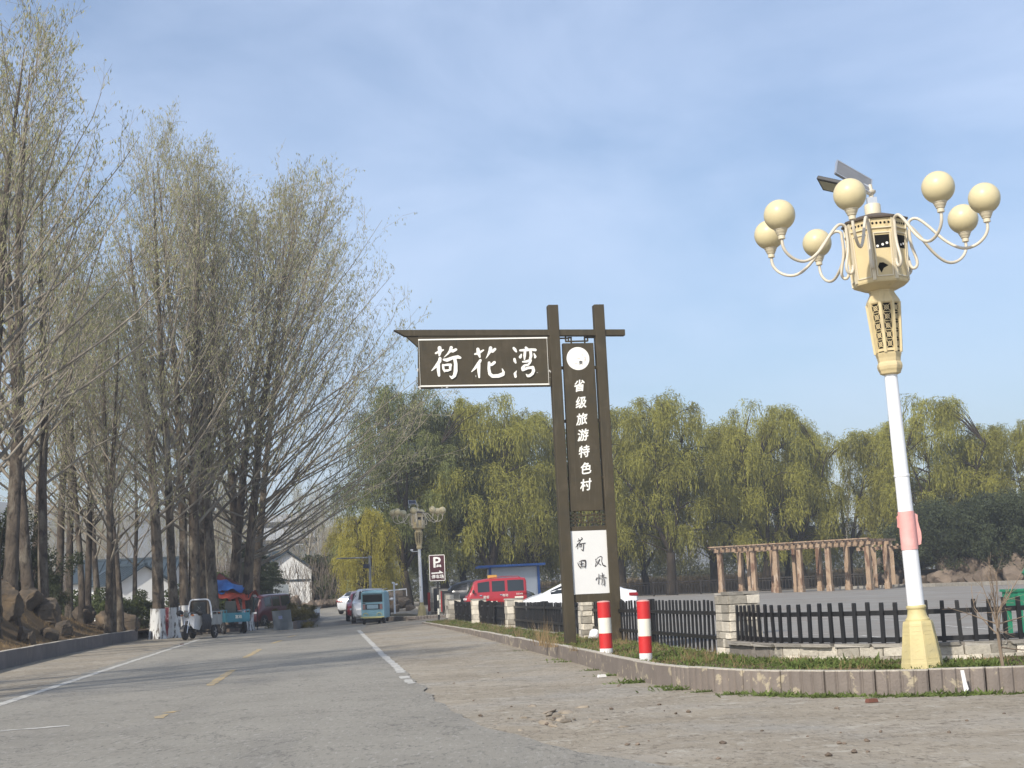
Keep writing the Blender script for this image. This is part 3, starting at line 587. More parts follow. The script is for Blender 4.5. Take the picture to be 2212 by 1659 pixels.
# ------------------------------------------------------------------ street lamps
GA = [math.radians(a - 90) for a in (-25, 20, 65, 110, 155, 200, 245, 290)]    # arm headings
def make_lamp(label, loc, rot, near):
    r = thing('street_lamp', label, 'street lamp', loc, 0, 'globe street lamps', rot)
    o8 = GA[0]; of = GA[0] + math.pi / 8
    # octagonal foot
    foot = obj('foot', MB().lathe([(.262, -.05), (.255, 0), (.248, .07), (.244, .075), (.182, .525), (.172, .555)], 8, a0=of), M_base, r)
    b = MB()
    for k in range(8):      # raised frames on the sides of the foot
        a = of + math.pi / 8 + k * math.pi / 4; ca, sa = math.cos(a), math.sin(a)
        ap = lambda z: lerp(.244, .182, (z - .075) / .45) * math.cos(math.pi / 8) - .0015
        hw = lambda z: lerp(.244, .182, (z - .075) / .45) * math.sin(math.pi / 8) * .74
        def pt(t, z): return (ca * ap(z) - sa * t * hw(z), sa * ap(z) + ca * t * hw(z), z)
        for (t1, z1), (t2, z2) in (((-1, .12), (-1, .40)), ((1, .12), (1, .40)), ((-1, .12), (1, .12)), ((-1, .40), (1, .40)), ((-1, .44), (1, .44)), ((-1, .50), (1, .50)), ((-.5, .20), (.3, .22)), ((-.3, .28), (.5, .30)), ((-.4, .34), (.4, .35))):
            b.beam(pt(t1, z1), pt(t2, z2), .008, .008, up=(ca, sa, .2))
    obj('relief_frames', b, M_base, foot)
    obj('foot_collar', MB().lathe([(.12, .54), (.142, .555), (.142, .575), (.128, .59), (.115, .62), (.106, .67), (.106, .69), (.116, .70), (.118, .72), (.112, .735), (.10, .74)], 28), M_base, r, smooth_=40)
    obj('pole', MB().tube([(0, 0, .73), (0, 0, 3.57)], [.100, .077], 24), M_polewhite, r, smooth_=40)
    if near:
        obj('pole_seam', MB().lathe([(.0915, 2.28), (.0945, 2.285), (.0945, 2.305), (.0915, 2.31)], 24, cap=False), M_polewhite, r)
        w = MB(); n = 26
        pr_ = [(.1005, 1.40), (.1005, 1.42), (.0995, 1.62), (.0985, 1.80), (.0985, 1.86)]
        w.lathe(pr_, n, cap=False); wrap = obj('pink_wrap', w, M_pink, r, smooth_=60)
        fl = MB()
        for k, (a0, z1, z2, out) in enumerate(((math.radians(-8), 1.44, 1.84, .045), (math.radians(188), 1.66, 1.83, .04))):
            ca, sa = math.cos(a0), math.sin(a0); rr = .099
            pts = [((rr - .004) * ca, (rr - .004) * sa, z) for z in np.linspace(z1, z2, 6)] + [((rr + out * (1 + .3 * math.sin(z * 17))) * ca - .012 * sa, (rr + out) * sa + .012 * ca, z) for z in np.linspace(z1 + .02, z2 - .03, 6)]
            fl.add(pts, [(i, i + 1, i + 7, i + 6) for i in range(5)])
        obj('loose_flap', fl, M_pink, wrap)
    else:
        c = MB().beam((-.1, 0, 3.42), (-.42, -.05, 3.42), .035, .03); c.box((-.45, -.1, 3.50), (.09, .24, .085)).box((-.42, -.05, 3.45), (.04, .04, .09))
        obj('camera', c, M_polewhite, r)
    # carved neck
    obj('neck', MB().lathe([(.085, 3.53), (.125, 3.545), (.135, 3.575), (.148, 3.60), (.155, 3.635), (.15, 3.665), (.138, 3.69), (.145, 3.74), (.159, 3.785), (.161, 3.80)], 8, a0=o8), M_cream, r)
    core = obj('neck_core', MB().lathe([(.135, 3.80), (.178, 4.41)], 8, a0=o8), M_black, r)
    fr = MB()
    z0, z1 = 3.80, 4.42
    R8 = lambda z: lerp(.157, .200, (z - z0) / (z1 - z0))
    for k in range(8):
        a = o8 + k * math.pi / 4
        fr.beam((R8(z0) * math.cos(a), R8(z0) * math.sin(a), z0), (R8(z1) * math.cos(a), R8(z1) * math.sin(a), z1), .034, .03, up=(math.cos(a), math.sin(a), 0))
    obj('neck_ribs', fr, M_cream, r)
    for k in range(8):
        a = o8 + math.pi / 8 + k * math.pi / 4; ca, sa = math.cos(a), math.sin(a); L_ = MB()
        def pt(t, z): q = R8(z) * math.cos(math.pi / 8) - .006; h = R8(z) * math.sin(math.pi / 8) * .76; return (ca * q - sa * t * h, sa * q + ca * t * h, z)
        th = .0068; nm = 5; zz = np.linspace(z0 + .045, z1 - .02, nm + 1)
        for sd_ in (-1, 1): L_.beam(pt(sd_, z0 + .02), pt(sd_, z1), .014, .01, up=(ca, sa, 0))
        for i in range(nm):
            za, zb = zz[i], zz[i + 1]; zm = (za + zb) / 2; q = (zb - za)
            for p_, q_ in (((-1, za), (1, zb)), ((1, za), (-1, zb)), ((-.5, zm), (0, zm + q * .27)), ((0, zm + q * .27), (.5, zm)), ((.5, zm), (0, zm - q * .27)), ((0, zm - q * .27), (-.5, zm)), ((-1, za), (1, za))):
                L_.beam(pt(*p_), pt(*q_), th, .008, up=(ca, sa, 0))
        L_.beam(pt(-1, z1), pt(1, z1), .03, .01, up=(ca, sa, 0)).beam(pt(-1, z0 + .03), pt(1, z0 + .03), .03, .01, up=(ca, sa, 0))
        obj('fretwork', L_, M_cream, core)
    obj('neck_shoulder', MB().lathe([(.19, 4.40), (.207, 4.415), (.208, 4.44), (.195, 4.465), (.175, 4.50), (.155, 4.54), (.152, 4.555), (.158, 4.56), (.158, 4.575), (.145, 4.58)], 8, a0=o8), M_cream, r)
    # lantern
    z2, z3 = 4.665, 5.42; RL = lambda z: lerp(.342, .378, (z - z2) / (z3 - z2))
    lan = obj('lantern', MB().lathe([(.14, 4.57), (.20, 4.585), (.338, 4.645), (.345, z2), (RL(z3), z3), (.2, z3)], 8, a0=o8), M_cream, r)
    lr = MB(); pan = MB(); hol = MB()
    for k in range(8):
        a = o8 + k * math.pi / 4
        lr.beam((RL(z2) * math.cos(a), RL(z2) * math.sin(a), z2), (RL(z3) * math.cos(a), RL(z3) * math.sin(a), z3), .045, .02, up=(math.cos(a), math.sin(a), 0))
        a += math.pi / 8; ca, sa = math.cos(a), math.sin(a)
        def pt(t, z, e=.006): q = RL(z) * math.cos(math.pi / 8) + e; h = RL(z) * math.sin(math.pi / 8); return (ca * q - sa * t * h, sa * q + ca * t * h, z)
        for (t1, za), (t2, zb) in (((-.72, 4.71), (-.72, 5.24)), ((.72, 4.71), (.72, 5.24)), ((-.72, 4.71), (.72, 4.71)), ((-.72, 5.24), (.72, 5.24))): lr.beam(pt(t1, za), pt(t2, zb), .016, .012, up=(ca, sa, 0))
        lr.beam(pt(-.9, 5.30, .004), pt(.9, 5.30, .004), .012, .03, up=(ca, sa, 0))
        for t in (-.68, -.34, 0, .34, .68):
            c_ = np.array(pt(t, 5.36, .004)); hol.add([c_ + .015 * (math.cos(q) * np.array([-sa, ca, 0]) + math.sin(q) * np.array([0, 0, 1])) for q in np.arange(10) * math.pi / 5], [tuple(range(10))])
        if k in (0, 1) :
            hol.quad(pt(-.62, 5.05, .004), pt(.62, 5.05, .004), pt(.62, 5.21, .004), pt(-.62, 5.21, .004))
            for t, zz_ in ((-.45, 5.075), (0, 5.09), (.38, 5.105)):
                c_ = np.array(pt(t, zz_, .008)); pan.add([c_ + .016 * (math.cos(q) * np.array([-sa, ca, 0]) + math.sin(q) * np.array([0, 0, 1])) for q in np.arange(10) * math.pi / 5], [tuple(range(10))])
        if k == 0 and near:
            hol.add([pt(t, z, .004) for t, z in ((-.6, 4.82), (-.35, 4.745), (-.1, 4.80), (.35, 4.83), (-.1, 4.87), (-.45, 4.87))], [(0, 1, 2, 3, 4, 5)])
    obj('lantern_frame', lr, M_creampale, lan); tag(obj('opening', hol, M_black, lan), kind='stuff'); tag(obj('inner_bulb', pan, M_letter, lan), kind='stuff')
    obj('lantern_eave', MB().lathe([(.375, 5.415), (.412, 5.425), (.415, 5.445), (.385, 5.455), (.2, 5.52), (.12, 5.54)], 8, a0=o8), M_eave, r)
    obj('lantern_cap', MB().lathe([(.10, 5.52), (.10, 5.66), (.092, 5.675), (.04, 5.68)], 20), M_creampale, r, smooth_=40)
    obj('mast', MB().lathe([(.03, 5.66), (.03, 5.80), (.05, 5.815), (.062, 5.83), (.062, 5.85), (.03, 5.865), (.024, 5.93)], 16), M_arm, r, smooth_=40)
    # arms, cups and globes
    prof = [(.372, 4.90), (.38, 4.84), (.41, 4.80), (.45, 4.815), (.465, 4.87), (.45, 4.96), (.42, 5.08), (.41, 5.20), (.415, 5.31), (.42, 5.385), (.48, 5.415), (.55, 5.385), (.66, 5.27), (.80, 5.10), (.94, 4.985), (1.06, 4.945), (1.18, 4.97), (1.275, 5.04), (1.325, 5.13), (1.33, 5.23)]
    pd = []
    for i in range(len(prof) - 1):
        p0, p1, p2, p3 = [np.array(prof[min(max(j, 0), len(prof) - 1)]) for j in (i - 1, i, i + 1, i + 2)]
        for t in np.linspace(0, 1, 3, endpoint=False): pd.append(.5 * ((2 * p1) + (p2 - p0) * t + (2 * p0 - 5 * p1 + 4 * p2 - p3) * t * t + (3 * p1 - p0 - 3 * p2 + p3) * t ** 3))
    pd.append(np.array(prof[-1]))
    for i, a in enumerate(GA):
        ca, sa = math.cos(a), math.sin(a)
        arm = obj('arm', MB().tube([(q[0] * ca, q[0] * sa, q[1]) for q in pd], .019, 10), M_arm, r, smooth_=60)
        c_ = (1.33 * ca, 1.33 * sa, 0)
        obj('cup', MB().lathe([(.03, 5.215), (.042, 5.22), (.042, 5.265), (.052, 5.27), (.06, 5.295), (.066, 5.30), (.073, 5.325), (.08, 5.33), (.083, 5.35), (.05, 5.355)], 18, c_), M_creampale, arm, smooth_=35)
        obj('globe', MB().ball((c_[0], c_[1], 5.515), .19, 28, 18), M_globe, r, smooth_=80)
    # solar panel and flood light
    if near:
        sp = MB().box((0, 0, 0), (.50, .28, .025)).rot(math.radians(14), math.radians(58), math.radians(30), (-.20, -.02, 6.04)); s_ = obj('solar_panel', sp, M_solarback, r)
        f_ = MB()
        for p, q in (((-.255, -.14, 0), (.255, -.14, 0)), ((-.255, .14, 0), (.255, .14, 0)), ((-.255, -.14, 0), (-.255, .14, 0)), ((.255, -.14, 0), (.255, .14, 0))): f_.beam(p, q, .014, .034)
        obj('panel_frame', f_.rot(math.radians(14), math.radians(58), math.radians(30), (-.20, -.02, 6.04)), M_alu, s_)
        fl = obj('flood_light', MB().box((0, 0, 0), (.34, .27, .05)).rot(math.radians(-38), math.radians(-24), math.radians(24), (-.50, -.14, 5.92)), M_darkmetal, r, bevel=.008)
        obj('lens', MB().box((-.015, 0, -.027), (.25, .19, .006)).rot(math.radians(-38), math.radians(-24), math.radians(24), (-.50, -.14, 5.92)), M_lens, fl)
        obj('bracket', MB().beam((0, 0, 5.90), (-.22, -.02, 6.0), .03, .02).beam((-.05, 0, 5.88), (-.46, -.1, 5.92), .03, .02).box((.0, 0, 5.72), (.12, .06, .09)), M_alu, r)
    else:
        sp = MB().box((0, 0, 0), (.42, .34, .025)).rot(math.radians(-12), math.radians(38), 0, (-.30, -.1, 6.02)); s_ = obj('solar_panel', sp, M_alu, r)
        obj('cells', MB().box((0, 0, .0145), (.38, .30, .004)).rot(math.radians(-12), math.radians(38), 0, (-.30, -.1, 6.02)), M_solar, s_)
        obj('bracket', MB().beam((0, 0, 5.86), (-.3, -.1, 6.0), .03, .02), M_alu, r)
    return r
lp = G(1999, 1440, .27)
make_lamp('cream globe street lamp with pink wrap round its white pole, beside the grooved kerb', (lp[0], lp[1] + .12, .25), (0, -0.031, 0), True)
fy = 79.0
fx = at(912, fy)
make_lamp('globe street lamp with small camera on its white pole, beyond the parking sign', (fx, fy, .25), (0, -0.012, 0.35), False)

# ------------------------------------------------------------------ bollards
def bollard(px, py, Y, label, lean, hvis):
    p = P(px, py, Y); r = thing('bollard', label, 'bollard', (p[0], Y, p[2]), 0, None, (0, lean, .3))
    R_ = .0043 * Y; h = hvis; zs = [-.2, .19 * h, .455 * h, .725 * h, h]
    for i, (nm, m_) in enumerate((('foot_band', M_bwhite2), ('red_band', M_red), ('white_band', M_bwhite), ('red_band', M_red))):
        b = MB().lathe([(R_ + .0008 * i, zs[i]), (R_ + .0008 * i, zs[i + 1])], 28, cap=False)
        obj(nm, b, m_, r, smooth_=60)
    obj('top_cap', MB().lathe([(R_ + .0024, h - .0005), (R_ - .004, h + .012), (R_ * .5, h + .022), (.005, h + .025)], 28), mat('bollard_cap', (0.55, 0.30, 0.26), 0.6, .1), r, smooth_=50)
    return r
bollard(1311, 1424, 25.4, 'shorter leaning red and white striped bollard between the sign posts', -0.012, .955)
b2 = bollard(1396, 1437, 22.5, 'upright red and white striped bollard in a concrete footing beside the black fence', 0.004, .945)
obj('concrete_footing', MB().lathe([(.17, -.06), (.155, .0), (.13, .03), (.10, .04)], 11), M_mortar, b2)
# ------------------------------------------------------------------ stone pillars, low wall and picket fences
def chamfer_cube(name, c=0.06, jit=0.0, seed=0):
    bm = bmesh.new(); bmesh.ops.create_cube(bm, size=1.0); bmesh.ops.bevel(bm, geom=bm.edges[:], offset=c, segments=1, affect='EDGES')
    rr = random.Random(seed)
    for v_ in bm.verts: v_.co += Vector((rr.uniform(-jit, jit), rr.uniform(-jit, jit), rr.uniform(-jit, jit)))
    me = bpy.data.meshes.new(name); bm.to_mesh(me); bm.free(); return me
STONES = [chamfer_cube('stone', .05, .035, i) for i in range(5)]
for s_ in STONES: s_.materials.append(M_stone)
SLABS = [chamfer_cube('slab', .03, .04, 20 + i) for i in range(3)]
for s_ in SLABS: s_.materials.append(M_slab)
def block(name, mesh, parent, c, d, rz=0.0):
    o = bpy.data.objects.new(name, mesh); COL.objects.link(o); o.parent = parent; o.location = c; o.scale = d; o.rotation_euler = (0, 0, rz); return o
def pillar(x, y, z, w, h, rz, label, fine, seed):
    r = thing('stone_pillar', label, 'pillar', (x, y, z), rz, 'rough stone pillars of the roadside fence'); rr = random.Random(seed)
    obj('core', MB().box((0, 0, h / 2 - .1), (w - .05, w - .05, h + .2)), M_mortar, r)
    nc = 7 if fine else 5; zc = 0.0; hs = [rr.uniform(.7, 1.3) for _ in range(nc)]; sc_ = h / sum(hs)
    for k in range(nc):
        ch = hs[k] * sc_
        for side in range(4):
            a = side * math.pi / 2; n = rr.choice((2, 2, 3)) if fine else 2
            cuts = sorted([0, 1] + [(i + 1) / n + rr.uniform(-.12, .12) for i in range(n - 1)])
            for i in range(n):
                t0, t1 = cuts[i], cuts[i + 1]; lw = (t1 - t0) * w; cx = (-w / 2 + (t0 + t1) / 2 * w); pr_ = rr.uniform(-.008, .012)
                dy = -(w / 2 - .03 + pr_)
                cc = (cx * math.cos(a) - dy * math.sin(a), cx * math.sin(a) + dy * math.cos(a), zc + ch / 2)
                block('stone', rr.choice(STONES), r, cc, (lw - .008, .085, ch - .010), a)
        zc += ch
    n = 4 if fine else 1
    for i in range(n):
        if n == 1: block('cap_slab', SLABS[seed % 3], r, (0, 0, h + .025), (w + .05, w + .05, .05))
        else: block('cap_slab', SLABS[i % 3], r, ((i % 2 - .5) * w * .5, (i // 2 - .5) * w * .5, h + .02 + rr.uniform(0, .015)), (w * .53, w * .53, rr.uniform(.03, .06)), rr.uniform(-.06, .06))
    return r
fdir = math.atan2(66 - 22.3, -3.3 - 3.1)            # heading of the straight fence
prz = fdir - math.pi / 2
PZ = .24
pil = []       # (depth, label, width, height)
for i, (y, lab) in enumerate(((22.6, 'corner stone pillar where straight and curved black fences meet'), (33.0, 'stone pillar of the black fence seen behind the sign posts'), (45.0, 'stone pillar between the net covered fence and the tall brown sign'),
                              (54.0, 'stone pillar between the two net covered fence panels'), (62.5, 'stone pillar at the far end of the net covered fence'))):
    x = fence_x(y) + (.2 if i == 0 else 0); pil.append((x, y)); pillar(x, y, PZ, .50 if i == 0 else .48, .92 if i == 0 else .86, prz + (.12 if i == 0 else 0), lab, i < 2, 30 + i)
pillar(at(978, 68.5), 68.5, T(at(978, 68.5), 68.5), .62, 1.05, .1, 'stone pillar beside the parking sign at the car park entrance', False, 41)
pillar(at(958, 78), 78, T(at(958, 78), 78) + .1, .5, 1.15, .1, 'stone pillar between red posters behind the parking sign', False, 42)
pillar(at(941, 80), 80, T(at(941, 80), 80) + .1, .5, 1.3, .1, 'stone pillar next to the far street lamp foot', False, 43)

PK = MB().box((0, 0, 0), (1, 1, 1)); PKM = bpy.data.meshes.new('picket')
bm = bmesh.new(); bmesh.ops.create_cube(bm, size=1.0)
bmesh.ops.bevel(bm, geom=[e for e in bm.edges if all(v_.co.z > 0 for v_ in e.verts)], offset=.045, segments=1, affect='EDGES')
bm.to_mesh(PKM); bm.free(); PKM.materials.append(M_picket)
def fence(path, z0, label, spacing, h, zr, gap0=.1, mids=(), pw=.05, jit=.01):
    o = np.array([path[0][0], path[0][1]]); r = thing('picket_fence', label, 'fence', (o[0], o[1], z0))
    segs = walk(path, spacing)
    for i, (p, q) in enumerate(segs):
        d = q - p; a = math.atan2(d[1], d[0]); c_ = (p + q) / 2 - o
        rp = block('picket', PKM, r, (c_[0], c_[1], gap0 + (h - gap0) / 2 + random.uniform(-jit, jit)), (pw, .032, h - gap0), a)
        rp.rotation_euler = (random.gauss(0, .012), random.gauss(0, .014), a)
    for z in zr:
        b = MB()
        for p, q in segs:
            n = np.array([-(q - p)[1], (q - p)[0]]); n = n / np.linalg.norm(n) * .026
            b.beam((*(p - o + n), z), (*(q - o + n + (q - p) * .04), z), .030, .062)
        obj('rail', b, M_picket, r)
    for m_ in mids:
        p = segs[int(m_ * len(segs))][0] - o; a = math.atan2(*(segs[0][1] - segs[0][0])[::-1])
        obj('post', MB().box((p[0], p[1], h / 2 - .02), (.11, .11, h + .10), a), M_picket, r, bevel=.01)
    return r
# curved fence on its stone wall
wall = thing('low_stone_wall', 'low curved wall of pale stone blocks under the widely spaced black pickets', 'wall', (fence_curve[0][0], fence_curve[0][1], .275))
WO = np.array([fence_curve[0][0], fence_curve[0][1]])
inner = [p + np.array([.05, .16]) for p in fence_curve]
b = MB()
for p, q in walk(inner, .5): b.beam((*(p - WO), .05), (*(q - WO), .05), .24, .34)
obj('core', b, M_mortar, wall)
rr = random.Random(5)
for k, z in ((0, .12), (1, .005)):
    for i, (p, q) in enumerate(walk(fence_curve, lambda d: .34 if k == 0 else .29)):
        d = q - p; Ln = np.linalg.norm(d)
        if Ln < .05: continue
        a = math.atan2(d[1], d[0]); c_ = (p + q) / 2 - WO + np.array([-d[1], d[0]]) / Ln * .05
        block('stone', rr.choice(STONES), wall, (c_[0], c_[1], z), (Ln - .012, .10 + rr.uniform(-.01, .01), .118), a)
for i, (p, q) in enumerate(walk([p + np.array([.03, .12]) for p in fence_curve], .55)):
    d = q - p; Ln = np.linalg.norm(d)
    if Ln < .05: continue
    a = math.atan2(d[1], d[0]); c_ = (p + q) / 2 - WO
    block('cap_slab', SLABS[i % 3], wall, (c_[0], c_[1], .195 + rr.uniform(-.006, .006)), (Ln - .01, .27 + rr.uniform(-.02, .02), .04), a + rr.uniform(-.02, .02))
fence([p + np.array([.04, .13]) for p in fence_curve], .30, 'widely spaced black picket fence on the curved low stone wall', .195, .72, (.24, .58), .14, pw=.052)
# straight fences between the pillars
labs = ['dense black picket fence running back from the corner pillar behind the bollards', 'black picket fence partly hidden by the brown sign posts', 'black picket fence half covered with dark net', 'fence panel fully covered with sagging black net']
for i in range(4):
    a = np.array(pil[i]); c_ = np.array(pil[i + 1]); d = (c_ - a) / np.linalg.norm(c_ - a)
    r = fence([a + d * .27, c_ - d * .27], .24 if i else .22, labs[i], .235 if i < 2 else .25, .86 if i == 0 else .80, (.28, .66), .06, mids=((.5,) if i < 3 else ()), pw=.05)
    b = MB(); n = np.array([-d[1], d[0]]); n = n if n[0] < 0 else -n          # towards the road
    if i >= 1:   # footing wall
        Ln = np.linalg.norm(c_ - a) - .54; k = int(Ln / .5)
        fw_ = obj('footing', MB().beam((*(d * 0), -.05), (*(d * Ln), -.05), .20, .22), M_slab, r)
    if i >= 2:
        L0, L1 = (0.0, .97) if i == 3 else (.42, .97); Ln = np.linalg.norm(c_ - a) - .54; nx = 26
        v = []
        for t in np.linspace(L0, L1, nx):
            for w_ in np.linspace(0, 1, 6):
                q = d * Ln * t + n * (.05 + .035 * math.sin(t * 31 + w_ * 4) + .02 * math.sin(t * 77))
                v.append((q[0], q[1], .06 + w_ * (.78 + .03 * math.sin(t * 23) - (.12 * math.sin((t - L0) / (L1 - L0) * math.pi) if i == 3 else .02))))
        obj('shade_net', MB().add(v, [(x * 6 + j, x * 6 + j + 1, x * 6 + j + 7, x * 6 + j + 6) for x in range(nx - 1) for j in range(5)]), M_net, r)
# red posters beside the entrance pillars
for px, Y, w, h, lab in ((932, 80, .35, 1.0, 'narrow red banner beside the far street lamp'), (967, 76, .55, 1.05, 'dark poster board with red edge between entrance pillars'), (950, 79, .6, 1.2, 'black board between the stone entrance pillars')):
    x = at(px, Y); t_ = thing('poster_board', lab, 'poster', (x, Y, T(x, Y)), .2)
    obj('panel', MB().box((0, 0, h / 2 + .15), (w, .04, h)), mat('poster_red', (.28, .02, .02), .6) if 'narrow' in lab else M_plasticd, t_)
    if 'edge' in lab: obj('edge_strip', MB().box((-w / 2 - .02, -.01, h / 2 + .15), (.06, .03, h)), mat('poster_red', (.28, .02, .02), .6), t_)
    for s_ in (-1, 1): obj('leg', MB().box((s_ * w * .4, .03, .1), (.04, .04, .4)), M_darkmetal, t_)

# far bed with its log kerb, at the far lamp
fb = [np.array((at(838, 74), 74.0)), np.array((at(862, 71.5), 71.5)), np.array((at(885, 70.2), 70.2)), np.array((at(915, 70.5), 70.5)), np.array((at(975, 71.0), 71.0))]
k2 = thing('kerb_wall', 'log pattern kerb round the bed of the far street lamp', 'kerb', (fb[2][0], fb[2][1], 0))
for p, q in walk(fb, .62): kerb_block(p, q, .40, True, k2, np.array([fb[2][0], fb[2][1], 0]), M_kerb, M_kerbtop)
b = MB().add([(*p, .26) for p in fb] + [(at(985, 88), 88, .34), (at(842, 88), 88, .34)], [tuple(range(7))])
tag(obj('planting_bed', b, M_soil), kind='structure')

# ------------------------------------------------------------------ pergola, railing, rocks edge
A_ = np.array([at(1560, 104), 104.0]); B_ = np.array([at(1880, 97), 97.0]); dv = B_ - A_; PL = np.linalg.norm(dv); dv /= PL; pn = np.array([-dv[1], dv[0]])
pz = T(*A_)
perg = thing('pergola', 'weathered reddish wooden pergola of square posts and slatted roof', 'pergola', (A_[0], A_[1], pz - .02), math.atan2(dv[1], dv[0]))
fposts = [0, .237, .393, .555, .745, 1.0]
H_ = 2.9
for k, t in enumerate(fposts):
    for j, dy in enumerate((0, 2.7)):
        b = MB().box((t * PL, dy, H_ / 2 - .05), (.32, .32, H_ + .1)); o = obj('post', b, M_pergola, perg, bevel=.02)
        obj('foot_block', MB().box((t * PL, dy, .16), (.39, .39, .42)), M_pergola, o, bevel=.02)
for t in (.10, .47): obj('post', MB().box((t * PL, 1.5 + .6 * math.sin(t * 9), H_ / 2 - .05), (.23, .23, H_ + .1)), M_pergola, perg, bevel=.02)
for dy in (0, 2.7): obj('beam', MB().box((PL / 2, dy, H_ + .11), (PL + .9, .18, .22)), M_pergola, perg)
ns = 27
for i in range(ns): obj('slat', MB().box((-.4 + i * (PL + .8) / (ns - 1), 1.35, H_ + .30), (.13, 4.0, .15)), M_pergola, perg)
obj('fascia', MB().box((PL / 2, -.68, H_ + .40), (PL + 1.0, .12, .07)), M_pergola, perg)
# right wing
A2 = np.array([at(1890, 104), 104.0])
p2 = thing('pergola', 'short far wing of the wooden pergola beside the rocks', 'pergola', (A2[0], A2[1], T(*A2)), math.radians(-12))
for x in (0.1, 1.3, 2.3):
    for y in (0, 2.2): obj('post', MB().box((x, y, 1.3), (.28, .28, 2.75)), M_pergola, p2, bevel=.02)
for y in (0, 2.2): obj('beam', MB().box((.9, y, 2.75), (3.9, .18, .2)), M_pergola, p2)
for i in range(9): obj('slat', MB().box((-.8 + i * .42, 1.1, 2.92), (.13, 3.4, .14)), M_pergola, p2)
# railing
rpath = [(1130, 112), (1361, 112), (1500, 114), (1600, 115), (1760, 113), (1935, 110)]
rpts = [np.array([at(px, Y), Y]) for px, Y in rpath]
rail = thing('railing', 'long dark metal railing at the far edge of the car park', 'railing', (rpts[1][0], rpts[1][1], T(*rpts[1])))
RO = np.array([rpts[1][0], rpts[1][1], T(*rpts[1])])
for i, (p, q) in enumerate(walk(rpts, 2.0)):
    z0 = T(*p) - RO[2]; a = math.atan2((q - p)[1], (q - p)[0]); c_ = p - RO[:2]; e = q - RO[:2]
    pn_ = obj('rail_panel', MB().beam((*c_, z0 + 1.02), (*e, z0 + 1.02), .07, .07).beam((*c_, z0 + .84), (*e, z0 + .84), .04, .04).beam((*c_, z0 + .14), (*e, z0 + .14), .04, .05), M_rail, rail)
    obj('post', MB().box((*c_, z0 + .55), (.10, .10, 1.12), a), M_rail, pn_)
    for k in range(1, 8): obj('baluster', MB().box((*(c_ + (e - c_) * k / 8), z0 + .49), (.035, .035, .70), a), M_rail, pn_)
# kerb at the far edge of the lot on the right
kf = [np.array([at(px, Y), Y]) for px, Y in ((1812, 106), (1905, 104), (2000, 101), (2110, 96), (2260, 90))]
kr = thing('kerb_wall', 'pale stone kerb along the foot of the rock garden', 'kerb', (kf[1][0], kf[1][1], T(*kf[1])))
for p, q in walk(kf, 1.0): kerb_block(p, q, .20, False, kr, np.array([kf[1][0], kf[1][1], 0]), M_slab, M_kerbtop, .25)

# ------------------------------------------------------------------ rocks
def rock_mesh(name, seed, sub=3, m_=None):
    bm = bmesh.new(); bmesh.ops.create_icosphere(bm, subdivisions=sub, radius=1.0); rr = random.Random(seed)
    ph = [rr.uniform(0, 6) for _ in range(9)]; cuts = [(Vector((rr.gauss(0, 1), rr.gauss(0, 1), rr.gauss(0, .7))).normalized(), rr.uniform(.55, .9)) for _ in range(15)]
    for v_ in bm.verts:
        p = v_.co.copy(); n = 1 + .16 * math.sin(2.3 * p.x + ph[0] + 1.5 * math.sin(2 * p.y + ph[1])) + .12 * math.sin(4.1 * p.y + ph[2]) * math.sin(3.7 * p.z + ph[3]) + .05 * math.sin(9 * p.x + ph[4]) * math.sin(8 * p.z + ph[5]) + .035 * math.sin(15 * p.y + ph[6] + 5 * p.x) + .03 * math.sin(13 * p.z + 7 * p.x + ph[7])
        p = p * n
        for c_, d in cuts:
            e = p.dot(c_) - d
            if e > 0: p -= c_ * e * .93
        p += p.normalized() * (.022 * math.sin(23 * p.x + ph[1] + 3 * math.sin(11 * p.z)) * math.sin(21 * p.y + ph[2]) + .02 * math.sin(31 * p.z + 9 * p.y + ph[3]))
        v_.co = p
    me = bpy.data.meshes.new(name); bm.to_mesh(me); bm.free(); me.materials.append(m_ or M_rock)
    me.shade_smooth(); me.set_sharp_from_angle(angle=math.radians(28)); return me
ROCKS = [rock_mesh('rock', i, 4) for i in range(6)]
ROCKSP = [rock_mesh('rock', 50 + i, 3, M_rockp) for i in range(5)]
def rock(px, py_c, Y, w, h, label, pale=False, grp=None, seed=0, dz=0):
    Y = 32.0
    while Y < 75:
        q = P(px, py_c + 14, Y)
        if q[0] < lk_x(Y) - .3 and q[2] < bank_z(q[0], Y): break
        Y += .25
    p = P(px, py_c, Y); o = bpy.data.objects.new('rock', (ROCKSP if pale else ROCKS)[seed % 5]); COL.objects.link(o)
    o.location = p.tolist(); o.scale = (w * .46, w * .38, h * .46); o.rotation_euler = (random.uniform(-.2, .2), random.uniform(-.2, .2), seed * 1.3)
    gz = TB(p[0], p[1]); o.location = (p[0], p[1], gz + h * .22 + dz)
    return tag(o, label, 'rock', grp)
GB = 'dark rocks on the roadside bank'; LB = 'dark boulder half buried in the dry bank above the kerb wall'
for i, (px, py, Y, w, h) in enumerate(((12, 1320, 43, 1.5, 1.7), (100, 1330, 48, 1.6, 1.2), (58, 1378, 42, .8, .8), (180, 1332, 52, 1.5, 1.1), (228, 1348, 54, 1.2, 1.1), (270, 1352, 57, 1.7, 1.3), (140, 1362, 49, 1.0, .8), (205, 1310, 56, 1.5, 1.0), (300, 1330, 61, 1.4, 1.0), (150, 1300, 57, 2.2, 1.1), (110, 1368, 46, .8, .6), (-25, 1330, 40, 1.4, 1.3), (250, 1310, 60, 1.6, 1.0), (60, 1300, 50, 1.5, 1.0))):
    rock(px, py, Y, w, h, LB, False, GB, i)
GR = 'pale boulders of the rock garden'; LR = 'pale brown boulder of the rock garden below the dark evergreens'
k = 0
